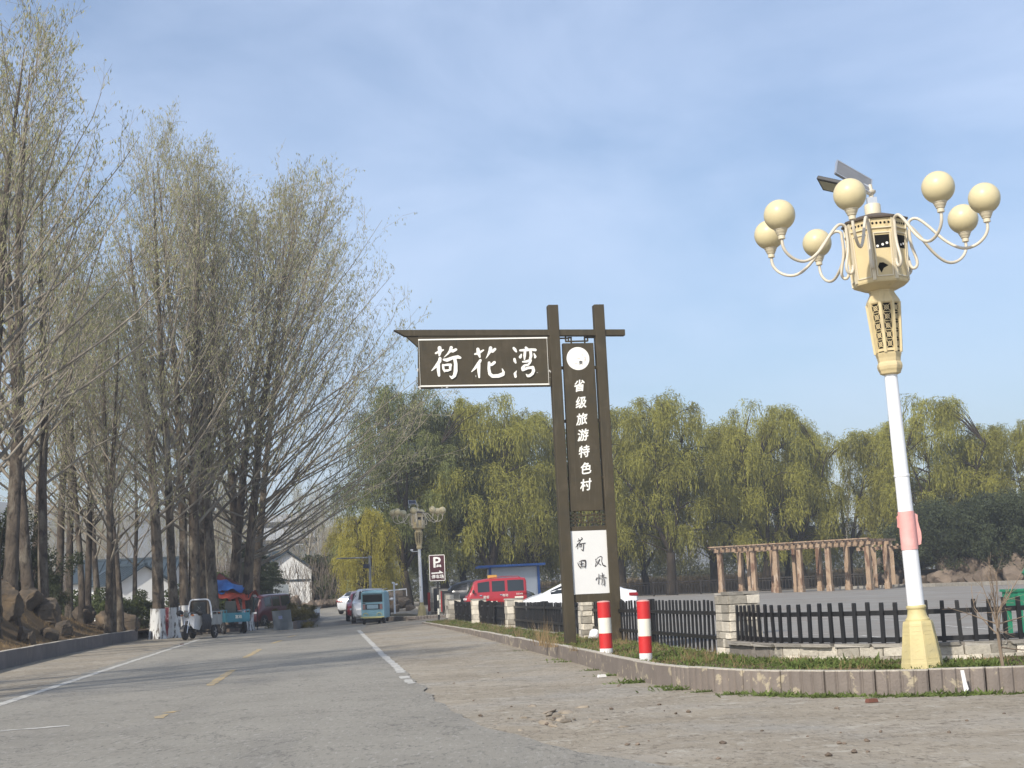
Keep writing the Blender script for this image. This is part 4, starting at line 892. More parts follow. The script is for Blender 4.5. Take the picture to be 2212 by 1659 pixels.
for i in range(42):
    t = rr.random(); px = lerp(1905, 2250, t); row = i % 3
    Y = lerp(106, 93, t) + 1.2 + row * 1.5; z = T(at(px, Y), Y) + row * .75
    o = bpy.data.objects.new('rock', ROCKSP[i % 5]); COL.objects.link(o); w = rr.uniform(1.2, 2.6); h = rr.uniform(1.0, 1.9)
    o.location = (at(px, Y), Y, z + h * .25); o.scale = (w / 2, w / 2.4, h / 2); o.rotation_euler = (rr.uniform(-.2, .2), rr.uniform(-.2, .2), rr.uniform(0, 6)); tag(o, LR, 'rock', GR)
GF = 'rocks by the far roadside'; LF = 'grey rock lying beyond the barrier arm behind the blue tricycle'
for i, (px, Y, w, h, dz) in enumerate(((845, 96, 1.3, .9, .3), (860, 98, 1.6, 1.1, .4), (838, 99, 1.1, .7, .5), (872, 97, 1.0, .8, .2), (852, 94, .9, .6, 0), (885, 95, .8, .5, 0), (843, 101, .9, .8, .6), (866, 100, 1.2, .7, .55))):
    x = at(px, Y); o = bpy.data.objects.new('rock', ROCKS[i % 5]); COL.objects.link(o); o.location = (x, Y, T(x, Y) + h * .3 + dz); o.scale = (w / 2, w / 2, h / 2); o.rotation_euler.z = i; tag(o, LF, 'rock', GF)
# long pile of pale rocks at the far end of the road
for i in range(26):
    px = lerp(585, 770, i / 25) + rr.uniform(-3, 3); Y = lerp(104, 122, i / 25); x = at(px, Y); h = rr.uniform(.4, .9) + (1.2 if px < 640 else 0) * rr.random(); w = rr.uniform(.8, 1.6)
    o = bpy.data.objects.new('rock', ROCKSP[i % 5]); COL.objects.link(o); o.location = (x, Y, T(x, Y) + h * .3); o.scale = (w / 2, w / 2, h / 2); o.rotation_euler.z = i * 1.7
    tag(o, 'pale rock in the row edging the far end of the road', 'rock', 'rocks edging the far road end')
# rubble in the broken verge
CHUNK = [rock_mesh('stone_chunk', 120 + i, 2, mat('broken_paving', (.225, .19, .145), .95, .25, 6, .8, 25, orand=.3, patches=[((.17, .14, .11), .5, .65, 9, .6)])) for i in range(3)]
LS = 'grey chunk of broken paving lying on the dirt verge'
for i in range(40):
    px, py = rr.gauss(1205, 75), rr.gauss(1553, 17); p = G(px, py)
    if py > 1590: continue
    s_ = min(.22, abs(rr.gauss(.04, .05)) + .014)
    o = bpy.data.objects.new('stone_chunk', CHUNK[i % 3]); COL.objects.link(o); o.location = (p[0], p[1], -.015); o.scale = (s_, s_ * .8, min(.03, s_ * .3)); o.rotation_euler = (rr.uniform(-.3, .3), rr.uniform(-.3, .3), rr.uniform(0, 6))
    tag(o, LS, 'stone', 'broken paving chunks on the verge')
for i in range(60):
    px, py = rr.uniform(960, 2200), rr.uniform(1420, 1640)
    p = G(px, py)
    if p[0] < road_r(p[1]) + .2: continue
    kx = [q for q in kerb_path]
    if p[1] > float(np.interp(p[0], [q[0] for q in kx], [q[1] for q in kx])) - .15: continue
    s_ = rr.uniform(.012, .035); o = bpy.data.objects.new('pebble', ROCKSP[i % 5]); COL.objects.link(o); o.location = (p[0], p[1], -.012 + s_ * .3); o.scale = (s_, s_, s_ * .6); o.rotation_euler.z = i
    tag(o, 'small pebble scattered on the dirt in front of the kerb', 'pebble', 'pebbles on the verge')
for px, py, m_, lab in ((2030, 1499, M_boardwhite, 'white scrap of paper by the kerb foot'), (1883, 1516, mat('brick_red', (.15, .06, .04), .9), 'reddish brick piece alone on the dirt'), (1300, 1462, M_boardwhite, 'crumpled white scrap near the kerb on the left part'), (393, 1393, mat('brick_red', (.15, .06, .04), .9), 'flat brick lying left of the road by the painted trunk')):
    p = G(px, py); obj_ = obj('litter', MB().box((0, 0, .02), (.13, .07, .04), .4, .85), m_); obj_.location = (p[0], p[1], -.005); tag(obj_, lab, 'litter')
# white strip of litter hanging on the kerb
p = G(2029, 1470, .1)
o = obj('litter', MB().add([(-.02, 0, .25), (.02, 0, .25), (.035, -.01, .12), (.055, -.012, .04), (0.0, -.012, 0), (-.01, -.008, .12)], [(0, 1, 2, 5), (5, 2, 3, 4)]), M_boardwhite)
o.location = (p[0], 16.9, .02); tag(o, 'thin white strip of litter hanging over the grooved kerb', 'litter')
# white plastic bag
p = G(1287, 1380, .27); bmx = rock_mesh('plastic_bag', 91, 3, mat('white_plastic', (.75, .76, .78), .35, .1, 30, .6, 20)); o = bpy.data.objects.new('plastic_bag', bmx); COL.objects.link(o); o.location = (p[0], p[1], .34); o.scale = (.17, .14, .13); tag(o, 'crumpled white plastic bag lying in the grass behind the bollard', 'bag')
# ------------------------------------------------------------------ vehicles
def wheel(parent, x, y, r, w, rim=M_rim, spokes=True):
    s_ = 1 if y > 0 else -1
    prof = [(r * .62, -w / 2), (r * .92, -w / 2), (r, -w * .36), (r, w * .36), (r * .92, w / 2), (r * .62, w / 2)]
    t = obj('wheel', MB().lathe(prof, 22).rot(0, math.pi / 2, 0, (x, y, r)), M_tyre, parent, smooth_=35)
    f = MB().lathe([(r * .64, w * .30), (r * .60, w * .44), (r * .10, w * .40), (r * .08, w * .47)], 18)
    if spokes:
        for k in range(5): f.beam((r * .1 * math.cos(k * 1.2566), r * .1 * math.sin(k * 1.2566), w * .47), (r * .6 * math.cos(k * 1.2566), r * .6 * math.sin(k * 1.2566), w * .45), r * .12, .02)
    obj('rim', f.rot(0, -s_ * math.pi / 2, 0, (x, y, r)), rim, t)
    return t
def loft_car(name, label, cat, loc, rz, st, pm, windows, glassrows, wheels, wr, lights=True, group=None, plate=True, front_x=None, archm=M_plasticd):
    """st: stations rear->front (x, z_bottom, z_belt, z_roof, half width, roof half width)"""
    r = thing(name, label, cat, loc, rz, group)
    # refine stations
    S = []
    for i in range(len(st) - 1):
        for t in np.linspace(0, 1, 5, endpoint=False): S.append([lerp(st[i][k], st[i + 1][k], t) for k in range(6)])
    S.append(list(st[-1]))
    def sec(q):
        x, zb, zl, zr, w, wr_ = q
        zm = lerp(zb, zl, .5)
        return [(0, zb), (w * .82, zb), (w * .95, zb + .06), (w, zm), (w * .985, lerp(zm, zl, .6)), (w * .955, zl), (lerp(w * .955, wr_, .5), lerp(zl, zr, .52)), (wr_, zr - .06 if zr - zl > .2 else lerp(zl, zr, .6)), (wr_ * .86, zr - .012), (wr_ * .5, zr), (0, zr + .006)]
    b = MB(); v = []; n = 11
    for q in S:
        h = sec(q); v += [(q[0], y, z) for y, z in h] + [(q[0], -y, z) for y, z in h[1:-1]]
    m_ = n + n - 2; ring = list(range(n)) + list(range(m_ - 1, n - 1, -1))
    f = [(i * m_ + ring[j], i * m_ + ring[(j + 1) % m_], (i + 1) * m_ + ring[(j + 1) % m_], (i + 1) * m_ + ring[j]) for i in range(len(S) - 1) for j in range(m_)]
    f += [tuple(ring[::-1]), tuple((len(S) - 1) * m_ + k for k in ring)]
    b.add(v, f); body = obj('body', b, pm, r, smooth_=38)
    X = [q[0] for q in S]
    def st_at(x): return [float(np.interp(x, X, [q[k] for q in S])) for k in range(6)]
    for (x0, x1, lo, hi) in windows:
        for sg in (1, -1):
            g = MB(); vv = []; nx = 7
            for x in np.linspace(x0, x1, nx):
                q = sec(st_at(x)); pts = [q[5], q[6], q[7]]
                for t in np.linspace(lo, hi, 4):
                    a_ = t * 2; i_ = min(1, int(a_)); fr = a_ - i_; y = lerp(pts[i_][0], pts[i_ + 1][0], fr); z = lerp(pts[i_][1], pts[i_ + 1][1], fr)
                    vv.append((x, sg * (y + .008), z))
            ff = [(i * 4 + j, (i + 1) * 4 + j, (i + 1) * 4 + j + 1, i * 4 + j + 1) for i in range(nx - 1) for j in range(3)]
            obj('side_window', g.add(vv, ff if sg > 0 else [q[::-1] for q in ff]), M_glass, r)
    for nm, xa, xb in glassrows:      # windscreens: between two x along the top, across the car
        g = MB(); vv = []; nx = 6
        for x in np.linspace(xa, xb, nx):
            q = st_at(x); s_ = sec(q); e = .012
            for y in np.linspace(-1, 1, 7): vv.append((x + (e if nm == 'windscreen' else -e), y * s_[8][0] * .97, q[3] + .004 - .022 * abs(y) ** 3 + e))
        obj(nm, g.add(vv, [(i * 7 + j, (i + 1) * 7 + j, (i + 1) * 7 + j + 1, i * 7 + j + 1) for i in range(nx - 1) for j in range(6)]), M_glass, r)
    for wx in wheels:
        w_ = st_at(wx)[4]
        for sg in (1, -1):
            a_ = np.linspace(-.25, math.pi + .25, 15)
            obj('wheel_arch', MB().add([(wx + (wr + .06) * math.cos(t), sg * (w_ * 1.0 + .006), wr + (wr + .06) * math.sin(t)) for t in a_], [tuple(range(15)) if sg < 0 else tuple(range(14, -1, -1))]), archm, body)
            wheel(r, wx, sg * (w_ - .085), wr, .21)
    xr, xf = S[0][0], S[-1][0]
    if lights:
        for sg in (1, -1):
            qr, qf = st_at(xr + .05), st_at(xf - .1)
            obj('tail_light', MB().box((xr + .06, sg * qr[4] * .76, qr[2] - .10), (.16, qr[4] * .40, .10)).box((xr + .20, sg * (st_at(xr + .2)[4] * .965), qr[2] - .07), (.34, .09, .13)), M_taillight, r, bevel=.02)
            obj('head_light', MB().box((xf - .10, sg * qf[4] * .74, qf[2] - .10), (.24, qf[4] * .34, .10)), M_headlight, r, bevel=.02)
    return r, st_at
# white saloon behind the sign
white = paint('white', (0.78, 0.79, 0.80))
sed = [(-2.25, .45, .78, .80, .70, .55), (-2.18, .30, .96, .99, .84, .62), (-1.75, .20, 1.02, 1.08, .90, .66), (-1.15, .18, 1.02, 1.34, .91, .62), (-.55, .17, .99, 1.455, .91, .60), (.15, .17, .96, 1.46, .91, .60), (.65, .17, .94, 1.37, .91, .62), (1.48, .17, .92, .99, .91, .70), (1.85, .18, .85, .89, .89, .66), (2.15, .22, .74, .76, .82, .58), (2.28, .30, .60, .62, .68, .5)]
Yw = 58; xw = at(1250, Yw)
r, sa_ = loft_car('parked_car', 'white saloon car parked broadside behind the tall brown sign', 'car', (xw, Yw, T(xw, Yw)), math.radians(180 + 4), sed, white, [(-1.35, -.5, .10, .90), (-.44, 1.12, .10, .90)], [('windscreen', .50, 1.42), ('rear_window', -1.6, -.72)], (-1.38, 1.42), .33)
# red minibus
vred = paint('red', (0.36, 0.010, 0.016))
van = [(-1.50, .30, .95, 1.55, .62, .54), (-1.45, .24, 1.0, 1.68, .66, .56), (-1.2, .22, 1.0, 1.72, .68, .57), (.4, .22, .99, 1.70, .68, .57), (.95, .22, .98, 1.62, .68, .56), (1.12, .22, .96, 1.50, .67, .55), (1.30, .24, .92, 1.10, .65, .54), (1.46, .26, .80, .86, .60, .50), (1.52, .32, .62, .64, .52, .44)]
Yv = 74; xv = at(1071, Yv)
r, sa_ = loft_car('minibus', 'red electric minibus with yellow roof sign parked by the white shed', 'minibus', (xv, Yv, T(xv, Yv)), math.radians(180 + 8), van, vred, [(-1.36, -.55, .06, .88), (-.42, .22, .08, .86), (.34, .92, .08, .86)], [('windscreen', 1.10, 1.42)], (-.95, 1.0), .27, group=None)
obj('roof_sign', MB().box((.15, .32, 1.79), (.46, .05, .15)), mat('roof_sign_yellow', (.55, .30, .06), .5), r)
obj('roof_rack', MB().tube([(-1.2, .5, 1.70), (-1.1, .5, 1.76), (-.3, .5, 1.77), (.3, .5, 1.72)], .015, 6), vred, r)
for sx, sz, tx, sz_ in ((.52, .80, '载客', .15), (-.42, .86, '电动', .15), (-1.12, .90, '百姓车间', .085)):
    g = glyph(tx, 0, 0, sz_, 0, .02); q = g.arr(); g.v = [np.c_[-q[:, 0] + sx, np.full(len(q), .695), q[:, 2] + sz]]
    obj('lettering', g, M_letter, r)
for sx in (.78, -.22): obj('door_handle', MB().ball((sx, .69, .88), (.08, .02, .035), 10, 6), M_chrome, r)
obj('side_stripe', MB().box((.15, .69, .55), (.34, .012, .09)), M_bwhite, r); obj('side_stripe', MB().box((-1.1, .685, .74), (.42, .012, .08)), M_bwhite, r)
for sg in (1, -1): obj('mirror', MB().ball((1.15, sg * .78, 1.08), (.06, .05, .1), 10, 6), M_plasticd, r)
# dark SUV behind the minibus
dsuv = paint('slate', (0.028, 0.033, 0.04))
suv = [(-2.35, .5, .9, .95, .75, .6), (-2.28, .34, 1.08, 1.2, .90, .66), (-1.9, .26, 1.12, 1.52, .95, .66), (-1.2, .24, 1.10, 1.68, .96, .66), (-.2, .24, 1.08, 1.70, .96, .66), (.5, .24, 1.06, 1.58, .96, .66), (1.15, .24, 1.04, 1.13, .95, .74), (1.8, .25, .98, 1.04, .93, .7), (2.2, .3, .84, .88, .86, .62), (2.35, .4, .66, .68, .72, .5)]
Ys = 79.5; xs = at(1062, Ys)
r, _ = loft_car('parked_car', 'dark grey sport utility car behind the red minibus', 'car', (xs, Ys, T(xs, Ys)), math.radians(-7), suv, dsuv, [(-2.0, -1.15, .1, .85), (-1.05, -.1, .1, .9), (0, .75, .1, .9)], [('windscreen', .42, 1.1), ('rear_window', -2.25, -1.75)], (-1.42, 1.45), .37)
obj('roof_spoiler', MB().box((-2.0, 0, 1.60), (.35, 1.2, .04)), dsuv, r, bevel=.01)
# silver car and red car parked behind the blue tricycle
msil = paint('silver', (0.40, 0.42, 0.45))
Yc = 73.5; xc = at(788, Yc)
r, _ = loft_car('parked_car', 'silver grey car parked nose out beside the blue tricycle', 'car', (at(792, Yc) , Yc + 2.2, T(xc, Yc)), math.radians(-84), suv, msil, [(-2.0, -1.15, .1, .85), (-1.05, -.1, .1, .9), (0, .75, .1, .9)], [('windscreen', .42, 1.1)], (-1.42, 1.45), .36)
for sg in (1, -1): obj('mirror', MB().ball((.75, sg * 1.06, 1.12), (.08, .12, .08), 10, 6), msil, r)
xr_ = at(776, 79); r, _ = loft_car('parked_car', 'red car showing a narrow strip behind the silver car', 'car', (at(784, 81) - .1, 82.5, T(xr_, 80)), math.radians(-84), [(a, b_, c_ * .94, d * .94, e, f_) for a, b_, c_, d, e, f_ in suv], vred, [(-2.0, -1.15, .1, .85), (-1.05, -.1, .1, .9), (0, .75, .1, .9)], [('windscreen', .42, 1.1)], (-1.42, 1.45), .35)
xq = at(773, 97); loft_car('parked_car', 'small white car farthest along the road, above the red car', 'car', (xq, 98, T(xq, 97) + .0), math.radians(80), sed, white, [(-1.35, -.5, .1, .9), (-.44, .78, .1, .9)], [('rear_window', -1.6, -.72)], (-1.38, 1.42), .32)
# maroon van by the market stall
mar = paint('maroon', (0.085, 0.012, 0.014))
vv2 = [(a * 1.1, b_, c_ * 1.0, d * 1.0, e * 1.06, f_ * 1.06) for a, b_, c_, d, e, f_ in van]
xm = at(568, 74); r, _ = loft_car('minivan', 'maroon minivan with chrome grille parked beyond the market stall', 'van', (at(566, 81), 82, T(at(566, 82), 82)), math.radians(-90 - 24), vv2, mar, [(-1.5, -.6, .06, .88), (-.46, .24, .08, .86), (.37, 1.0, .08, .86)], [('windscreen', 1.2, 1.57)], (-1.04, 1.12), .28)
obj('grille', MB().box((1.66, 0, .62), (.05, .75, .07)), M_chrome, r)
# blue enclosed tricycle, seen from the rear
tb = mat('trike_blue', (0.24, 0.43, 0.49), .42, .08, 3, patches=[((.17, .34, .40), .55, .7, 2.5, .5)])
Yt = 69.5; xt = at(806, Yt)
r = thing('enclosed_tricycle', 'pale blue enclosed tricycle with yellow bumper hoops parked on the road edge', 'tricycle', (xt, Yt, T(xt, Yt)), math.radians(-4))
W, Hh = 1.08, 1.58
b = MB(); S = [(0, .30, .50, .54), (.03, .26, .53, .535), (1.0, .24, .54, .54), (1.75, .26, .50, .50)]
def ring_(y, zb, zt, hw): return [(-hw, y, zb), (-hw * 1.01, y, .85), (-hw * .985, y, zt - .10), (-hw * .8, y, zt - .02), (0, y, zt + .015), (hw * .8, y, zt - .02), (hw * .985, y, zt - .10), (hw * 1.01, y, .85), (hw, y, zb)]
rg = [ring_(0, .30, 1.50, .525), ring_(.04, .28, 1.54, .54), ring_(1.3, .28, 1.56, .54), ring_(1.75, .30, 1.50, .50), ring_(2.1, .30, .95, .46)]
b.add([p for q in rg for p in q], [(i * 9 + j, i * 9 + (j + 1) % 9, (i + 1) * 9 + (j + 1) % 9, (i + 1) * 9 + j) for i in range(4) for j in range(9)] + [tuple(range(8, -1, -1)), tuple(36 + j for j in range(9))])
body = obj('body', b, tb, r, smooth_=30)
obj('rear_window', MB().box((0, -.012, 1.19), (.88, .02, .30)), M_glass, body, bevel=.01)
obj('window_frame', MB().beam((-.46, -.016, 1.03), (.46, -.016, 1.03), .02, .03).beam((-.46, -.016, 1.355), (.46, -.016, 1.355), .02, .03).beam((-.455, -.016, 1.03), (-.455, -.016, 1.355), .02, .03, (0, 1, 0)).beam((.455, -.016, 1.03), (.455, -.016, 1.355), .02, .03, (0, 1, 0)), M_plasticd, body)
obj('rear_visor', MB().box((0, -.03, 1.44), (1.0, .08, .05)), tb, body, bevel=.015)
obj('licence_recess', MB().box((0, -.012, .80), (.66, .02, .24)), M_plasticd, body); obj('licence_plate', MB().box((0, -.026, .80), (.52, .012, .18)), mat('plate_blue_grey', (.30, .42, .47), .5), body)
for s_ in (-1, 1):
    obj('tail_light', MB().box((s_ * .40, -.022, .80), (.12, .03, .24)), mat('tail_light_pale', (.32, .17, .15), .35), body, bevel=.01)
    pts = [(s_ * (.32 + .115 * math.cos(t)), -.10, .40 + .12 * math.sin(t)) for t in np.linspace(0, math.pi, 12)]
    obj('bumper_hoop', MB().tube(pts, .018, 8), mat('bumper_yellow', (.50, .47, .20), .5), r)
    wheel(r, 0, 0, .21, .11).matrix_local = Matrix.Translation((s_ * .47, .30, 0)) @ Matrix.Rotation(math.pi / 2, 4, 'Z')
    obj('roof_rail', MB().tube([(s_ * .50, .05, 1.45), (s_ * .50, .05, 1.60), (s_ * .50, 1.3, 1.62)], .014, 6), M_alu, r)
wheel(r, 0, 0, .21, .11).matrix_local = Matrix.Translation((0, 1.75, 0)) @ Matrix.Rotation(math.pi / 2, 4, 'Z')
obj('bumper', MB().tube([(-.55, -.10, .33), (.55, -.10, .33)], .028, 8).box((0, -.02, .30), (.9, .2, .04)), mat('bumper_yellow', (.50, .47, .20), .5), r)
obj('door_handle', MB().box((-.40, -.02, .97), (.14, .02, .035)), M_plasticd, r)
obj('underbody', MB().box((0, .9, .22), (.8, 1.7, .12)), M_plasticd, r)
obj('mirror', MB().ball((-.64, .95, 1.12), (.07, .05, .11), 10, 6).beam((-.5, .95, 1.05), (-.6, .95, 1.08), .02, .02), M_plasticd, r)

# cargo tricycles and motorbike
def cargo_trike(name, label, loc, rz, body_m, bed_m, front=True):
    r = thing(name, label, 'tricycle', loc, rz)
    # x forward
    wheel(r, 1.15, 0.0, .27, .10)
    for sg in (1, -1): wheel(r, -.62, sg * .47, .27, .11)
    ch = MB().beam((-.95, .22, .40), (.55, .22, .38), .05, .06).beam((-.95, -.22, .40), (.55, -.22, .38), .05, .06).beam((-.62, -.5, .28), (-.62, .5, .28), .06, .06).box((.2, 0, .32), (.7, .5, .10))
    obj('frame', ch, M_darkmetal, r)
    # faired nose: two swept shields
    for sg in (1, -1):
        v = [(.98, sg * .07, .92), (.86, sg * .30, 1.00), (.55, sg * .42, .96), (.40, sg * .38, .62), (.50, sg * .30, .36), (.82, sg * .20, .42), (.93, sg * .09, .62), (.80, sg * .22, .72)]
        f = [(7, 0, 1), (7, 1, 2), (7, 2, 3), (7, 3, 4), (7, 4, 5), (7, 5, 6), (7, 6, 0)]
        o = obj('shield', MB().add(v, f if sg > 0 else [q[::-1] for q in f]), body_m, r); so = o.modifiers.new('solid', 'SOLIDIFY'); so.thickness = .03
    obj('front_cowl', MB().box((.90, 0, .84), (.14, .26, .22), 0, .7), body_m, r, bevel=.02)
    for sg in (1, -1): obj('turn_lamp', MB().ball((.92, sg * .22, .95), (.05, .07, .035), 10, 6), mat('amber_lens', (.45, .13, .02), .3), r)
    fk = MB()
    for sg in (1, -1): fk.tube([(1.15, sg * .075, .27), (.98, sg * .08, .72), (.88, sg * .10, 1.02)], .022, 8)
    obj('fork', fk, M_alu, r)
    obj('mudguard', MB().add([(1.15 + .32 * math.cos(t), y, .27 + .32 * math.sin(t)) for t in np.linspace(.2, 2.6, 9) for y in (-.07, .07)], [(2 * i, 2 * i + 1, 2 * i + 3, 2 * i + 2) for i in range(8)]), M_darkmetal, r)
    obj('head_lamp', MB().lathe([(.05, -.08), (.10, -.03), (.105, .02), (.09, .05), (.02, .06)], 18).rot(0, 0, math.pi / 2, (1.02, 0, .98)), mat('lamp_glass', (.16, .17, .16), .15), r, smooth_=40)
    hb = MB().tube([(.62, -.42, 1.08), (.80, -.24, 1.06), (.86, 0, 1.04), (.80, .24, 1.06), (.62, .42, 1.08)], .018, 8)
    obj('handlebar', hb, M_darkmetal, r)
    for sg in (1, -1):
        obj('hand_muff', MB().ball((.66, sg * .43, 1.04), (.14, .15, .12), 12, 8), M_plasticd, r, smooth_=60)
    obj('seat', MB().box((.05, 0, .70), (.50, .62, .22)), M_plasticd, r, bevel=.04)
    bk = obj('seat_back', MB().box((-.22, .02, 1.14), (.07, .50, .62)), mat('seat_back_vinyl', (.05, .055, .05), .6), r, bevel=.02)
    if front:
        mk = MB()
        for p, q in (((-.07, 1.28), (.0, 1.20)), ((.07, 1.28), (0, 1.20)), ((0, 1.20), (-.06, 1.155)), ((0, 1.20), (.06, 1.155)), ((-.11, 1.125), (.11, 1.125))): mk.beam((-.183, p[0] + .02, p[1]), (-.183, q[0] + .02, q[1]), .004, .022, (1, 0, 0))
        obj('seat_emblem', mk, M_letter, bk)
        pts = [(-.30, -.50, .80), (-.29, -.47, 1.25), (-.28, -.42, 1.47), (-.28, -.36, 1.53), (-.28, -.28, 1.55), (-.28, .28, 1.55), (-.28, .36, 1.53), (-.28, .42, 1.47), (-.29, .47, 1.25), (-.30, .50, .80)]
        obj('roll_hoop', MB().tube(pts, .032, 12), M_polewhite, r, smooth_=60)
        apron = MB(); vv_ = []
        for i, x in enumerate(np.linspace(-.32, .62, 10)):
            for j, z in enumerate(np.linspace(.36, .98, 7)): vv_.append((x, .43 + .07 * math.sin(j / 6 * 3.1) + .012 * ((i + j) % 2), z))
        obj('quilted_apron', apron.add(vv_, [(i * 7 + j, (i + 1) * 7 + j, (i + 1) * 7 + j + 1, i * 7 + j + 1) for i in range(9) for j in range(6)]), mat('quilt_black', (.028, .026, .028), .7, .2, 20), r)
    # cargo bed
    zf = .55; bd = MB().box((-.80, 0, zf), (1.05, 1.0, .04)); bed = obj('cargo_bed', bd, bed_m, r)
    for sg in (1, -1):
        obj('side_board', MB().box((-.80, sg * .50, zf + .20), (1.05, .03, .36)), bed_m, bed)
        for x in (-1.25, -.8, -.35): obj('stake', MB().box((x, sg * .515, zf + .24), (.04, .03, .50)), bed_m, bed)
        obj('top_rail', MB().tube([(-1.3, sg * .51, zf + .50), (-.3, sg * .51, zf + .50)], .018, 8), bed_m, bed)
    for x in (-1.32, -.28): obj('end_board', MB().box((x, 0, zf + .20), (.03, 1.0, .36)), bed_m, bed)
    return r
p = G(400, 1383)
silver = mat('trike_silver', (.60, .61, .62), .35, .06, 4, spec=.5)
gbed = mat('trike_bed_grey', (.34, .34, .32), .6, .12, 5)
hd = math.atan2(-.98, -.20)
t1 = cargo_trike('cargo_tricycle', 'silver cargo tricycle with white roll hoop beside the whitewashed trunk', (p[0] - 1.15 * math.cos(hd), p[1] - 1.15 * math.sin(hd), .004), hd, silver, gbed, True)
p = P(492, 1370, 65); teal = mat('trike_teal', (.035, .17, .23), .5, .1, 4)
t2 = cargo_trike('cargo_tricycle', 'teal blue cargo tricycle parked tail out behind the silver one', (at(487, 66), 67, .004), math.radians(118), mat('trike_dark', (.05, .06, .06), .5), teal, False)
g = glyph('富路', 0, 0, .16, 0, .02); q = g.arr(); g.v = [np.c_[np.full(len(q), -1.342), -q[:, 0], q[:, 2] + .76]]; obj('lettering', g, M_letter, t2)
def motorbike(loc, rz, label):
    r = thing('motorbike', label, 'motorbike', loc, rz)
    wheel(r, .62, .05, .28, .09); wheel(r, -.62, .05, .28, .09)
    obj('frame', MB().tube([(-.62, 0, .30), (-.1, 0, .42), (.25, 0, .50), (.45, 0, .90)], .03, 8).box((0, 0, .40), (.4, .2, .25)).tube([(.62, .06, .28), (.45, .04, .90)], .022, 6), M_darkmetal, r)
    obj('tank', MB().ball((.15, 0, .78), (.26, .13, .13), 14, 8), silver, r, smooth_=60); obj('seat', MB().box((-.35, 0, .76), (.62, .24, .10)), M_plasticd, r, bevel=.03)
    obj('handlebar', MB().tube([(.32, -.36, 1.02), (.44, -.15, 1.0), (.44, .15, 1.0), (.32, .36, 1.02)], .016, 8), M_alu, r)
    obj('head_lamp', MB().ball((.56, 0, .90), .085, 12, 8), M_headlight, r, smooth_=60); obj('leg_shield', MB().box((.40, 0, .60), (.06, .42, .45), 0, .7), silver, r, bevel=.02)
    obj('tail_box', MB().box((-.72, 0, .86), (.3, .32, .24)), M_plasticd, r, bevel=.03)
    return r
motorbike((at(522, 68.5), 68.5, 0), math.radians(-70), 'silver motorbike parked between the teal tricycle and the maroon minivan')

# ------------------------------------------------------------------ market stall
Ym = 71.5; xm0 = at(402, Ym); xm1 = at(538, Ym)
stall = thing('market_stall', 'makeshift market stall under blue and red tarpaulins among the trunks', 'stall', (xm0, Ym, T(xm0, Ym)))
Wm = xm1 - xm0; blue = mat('tarp_blue', (.03, .13, .42), .55, .15, 2, .3, 8); redt = mat('tarp_red', (.50, .085, .05), .6, .2, 1.5, .3, 8); mart = mat('tarp_maroon', (.10, .018, .018), .7, .15, 2)
def tarp(x0, x1, y0, y1, z0, z1, m_, nm='tarpaulin', sag=.18):
    v = []; nx, ny = 12, 7
    for i in range(nx):
        for j in range(ny):
            s, t = i / (nx - 1), j / (ny - 1)
            v.append((lerp(x0, x1, s), lerp(y0, y1, t), lerp(z0, z1, s) - sag * math.sin(s * math.pi) - .12 * abs(math.sin(s * 9)) * (1 - t) + .35 * math.sin(t * math.pi) - .1 * math.sin(7 * s + 5 * t)))
    return obj(nm, MB().add(v, [(i * ny + j, (i + 1) * ny + j, (i + 1) * ny + j + 1, i * ny + j + 1) for i in range(nx - 1) for j in range(ny - 1)]), m_, stall, smooth_=60)
tarp(-.25, 1.1, -.4, 2.5, 1.45, 2.25, blue); tarp(.6, Wm * .62, -.1, 2.6, 1.9, 1.95, blue, sag=.1); tarp(Wm * .45, Wm + .1, -.35, 2.2, 2.0, 1.6, redt); tarp(Wm * .4, Wm * .9, 0, 2.4, 2.22, 1.95, blue, sag=.05)
v = [(.9, 2.6, 2.2), (Wm * .75, 2.6, 2.2), (Wm * .75, .9, 2.15), (.9, .9, 2.15), (Wm * .42, 1.8, 2.85)]
obj('canopy_peak', MB().add(v, [(0, 1, 4), (1, 2, 4), (2, 3, 4), (3, 0, 4)]), mart, stall)
for x, y in ((0, 0), (Wm * .33, 0), (Wm * .66, 0), (Wm, 0), (0, 2.3), (Wm * .5, 2.3), (Wm, 2.3)): obj('pole', MB().tube([(x, y, -.05), (x, y, 1.95)], .025, 8), M_darkmetal, stall)
for k, x in enumerate((Wm * .70, Wm * .80, Wm * .92)):
    n = 6; v = [(x + .14 * (i % 2 - .5) + .12 * (i // 2) * (.6 if k == 1 else .1), -.05 + .04 * math.sin(i + k), 1.75 - .32 * (i // 2)) for i in range(10)]
    obj('hanging_cloth', MB().add(v, [(2 * i, 2 * i + 1, 2 * i + 3, 2 * i + 2) for i in range(4)]), redt, stall)
tabl = MB().box((Wm * .55, .7, .72), (2.2, .8, .05))
for x in (-1, 1):
    for y in (-.3, .3): tabl.box((Wm * .55 + x, .7 + y, .35), (.05, .05, .7))
obj('counter', tabl, M_darkmetal, stall)
for i in range(6):
    x = at(470 + i * 9, 71.8); c_ = thing('goods_box', 'dark box of goods under the market stall roof', 'box', (x, 71.6 + (i % 3) * .5, T(x, 72)), i * .4, 'goods under the stall')
    obj('sides', MB().box((0, 0, .25), (.5, .4, .5), 0, .9), mat('goods_%d' % (i % 3), [(.12, .09, .07), (.18, .14, .12), (.06, .05, .05)][i % 3], .8, .3, 5), c_, bevel=.03); obj('lid', MB().box((0, 0, .51), (.48, .38, .03)), M_slab, c_)
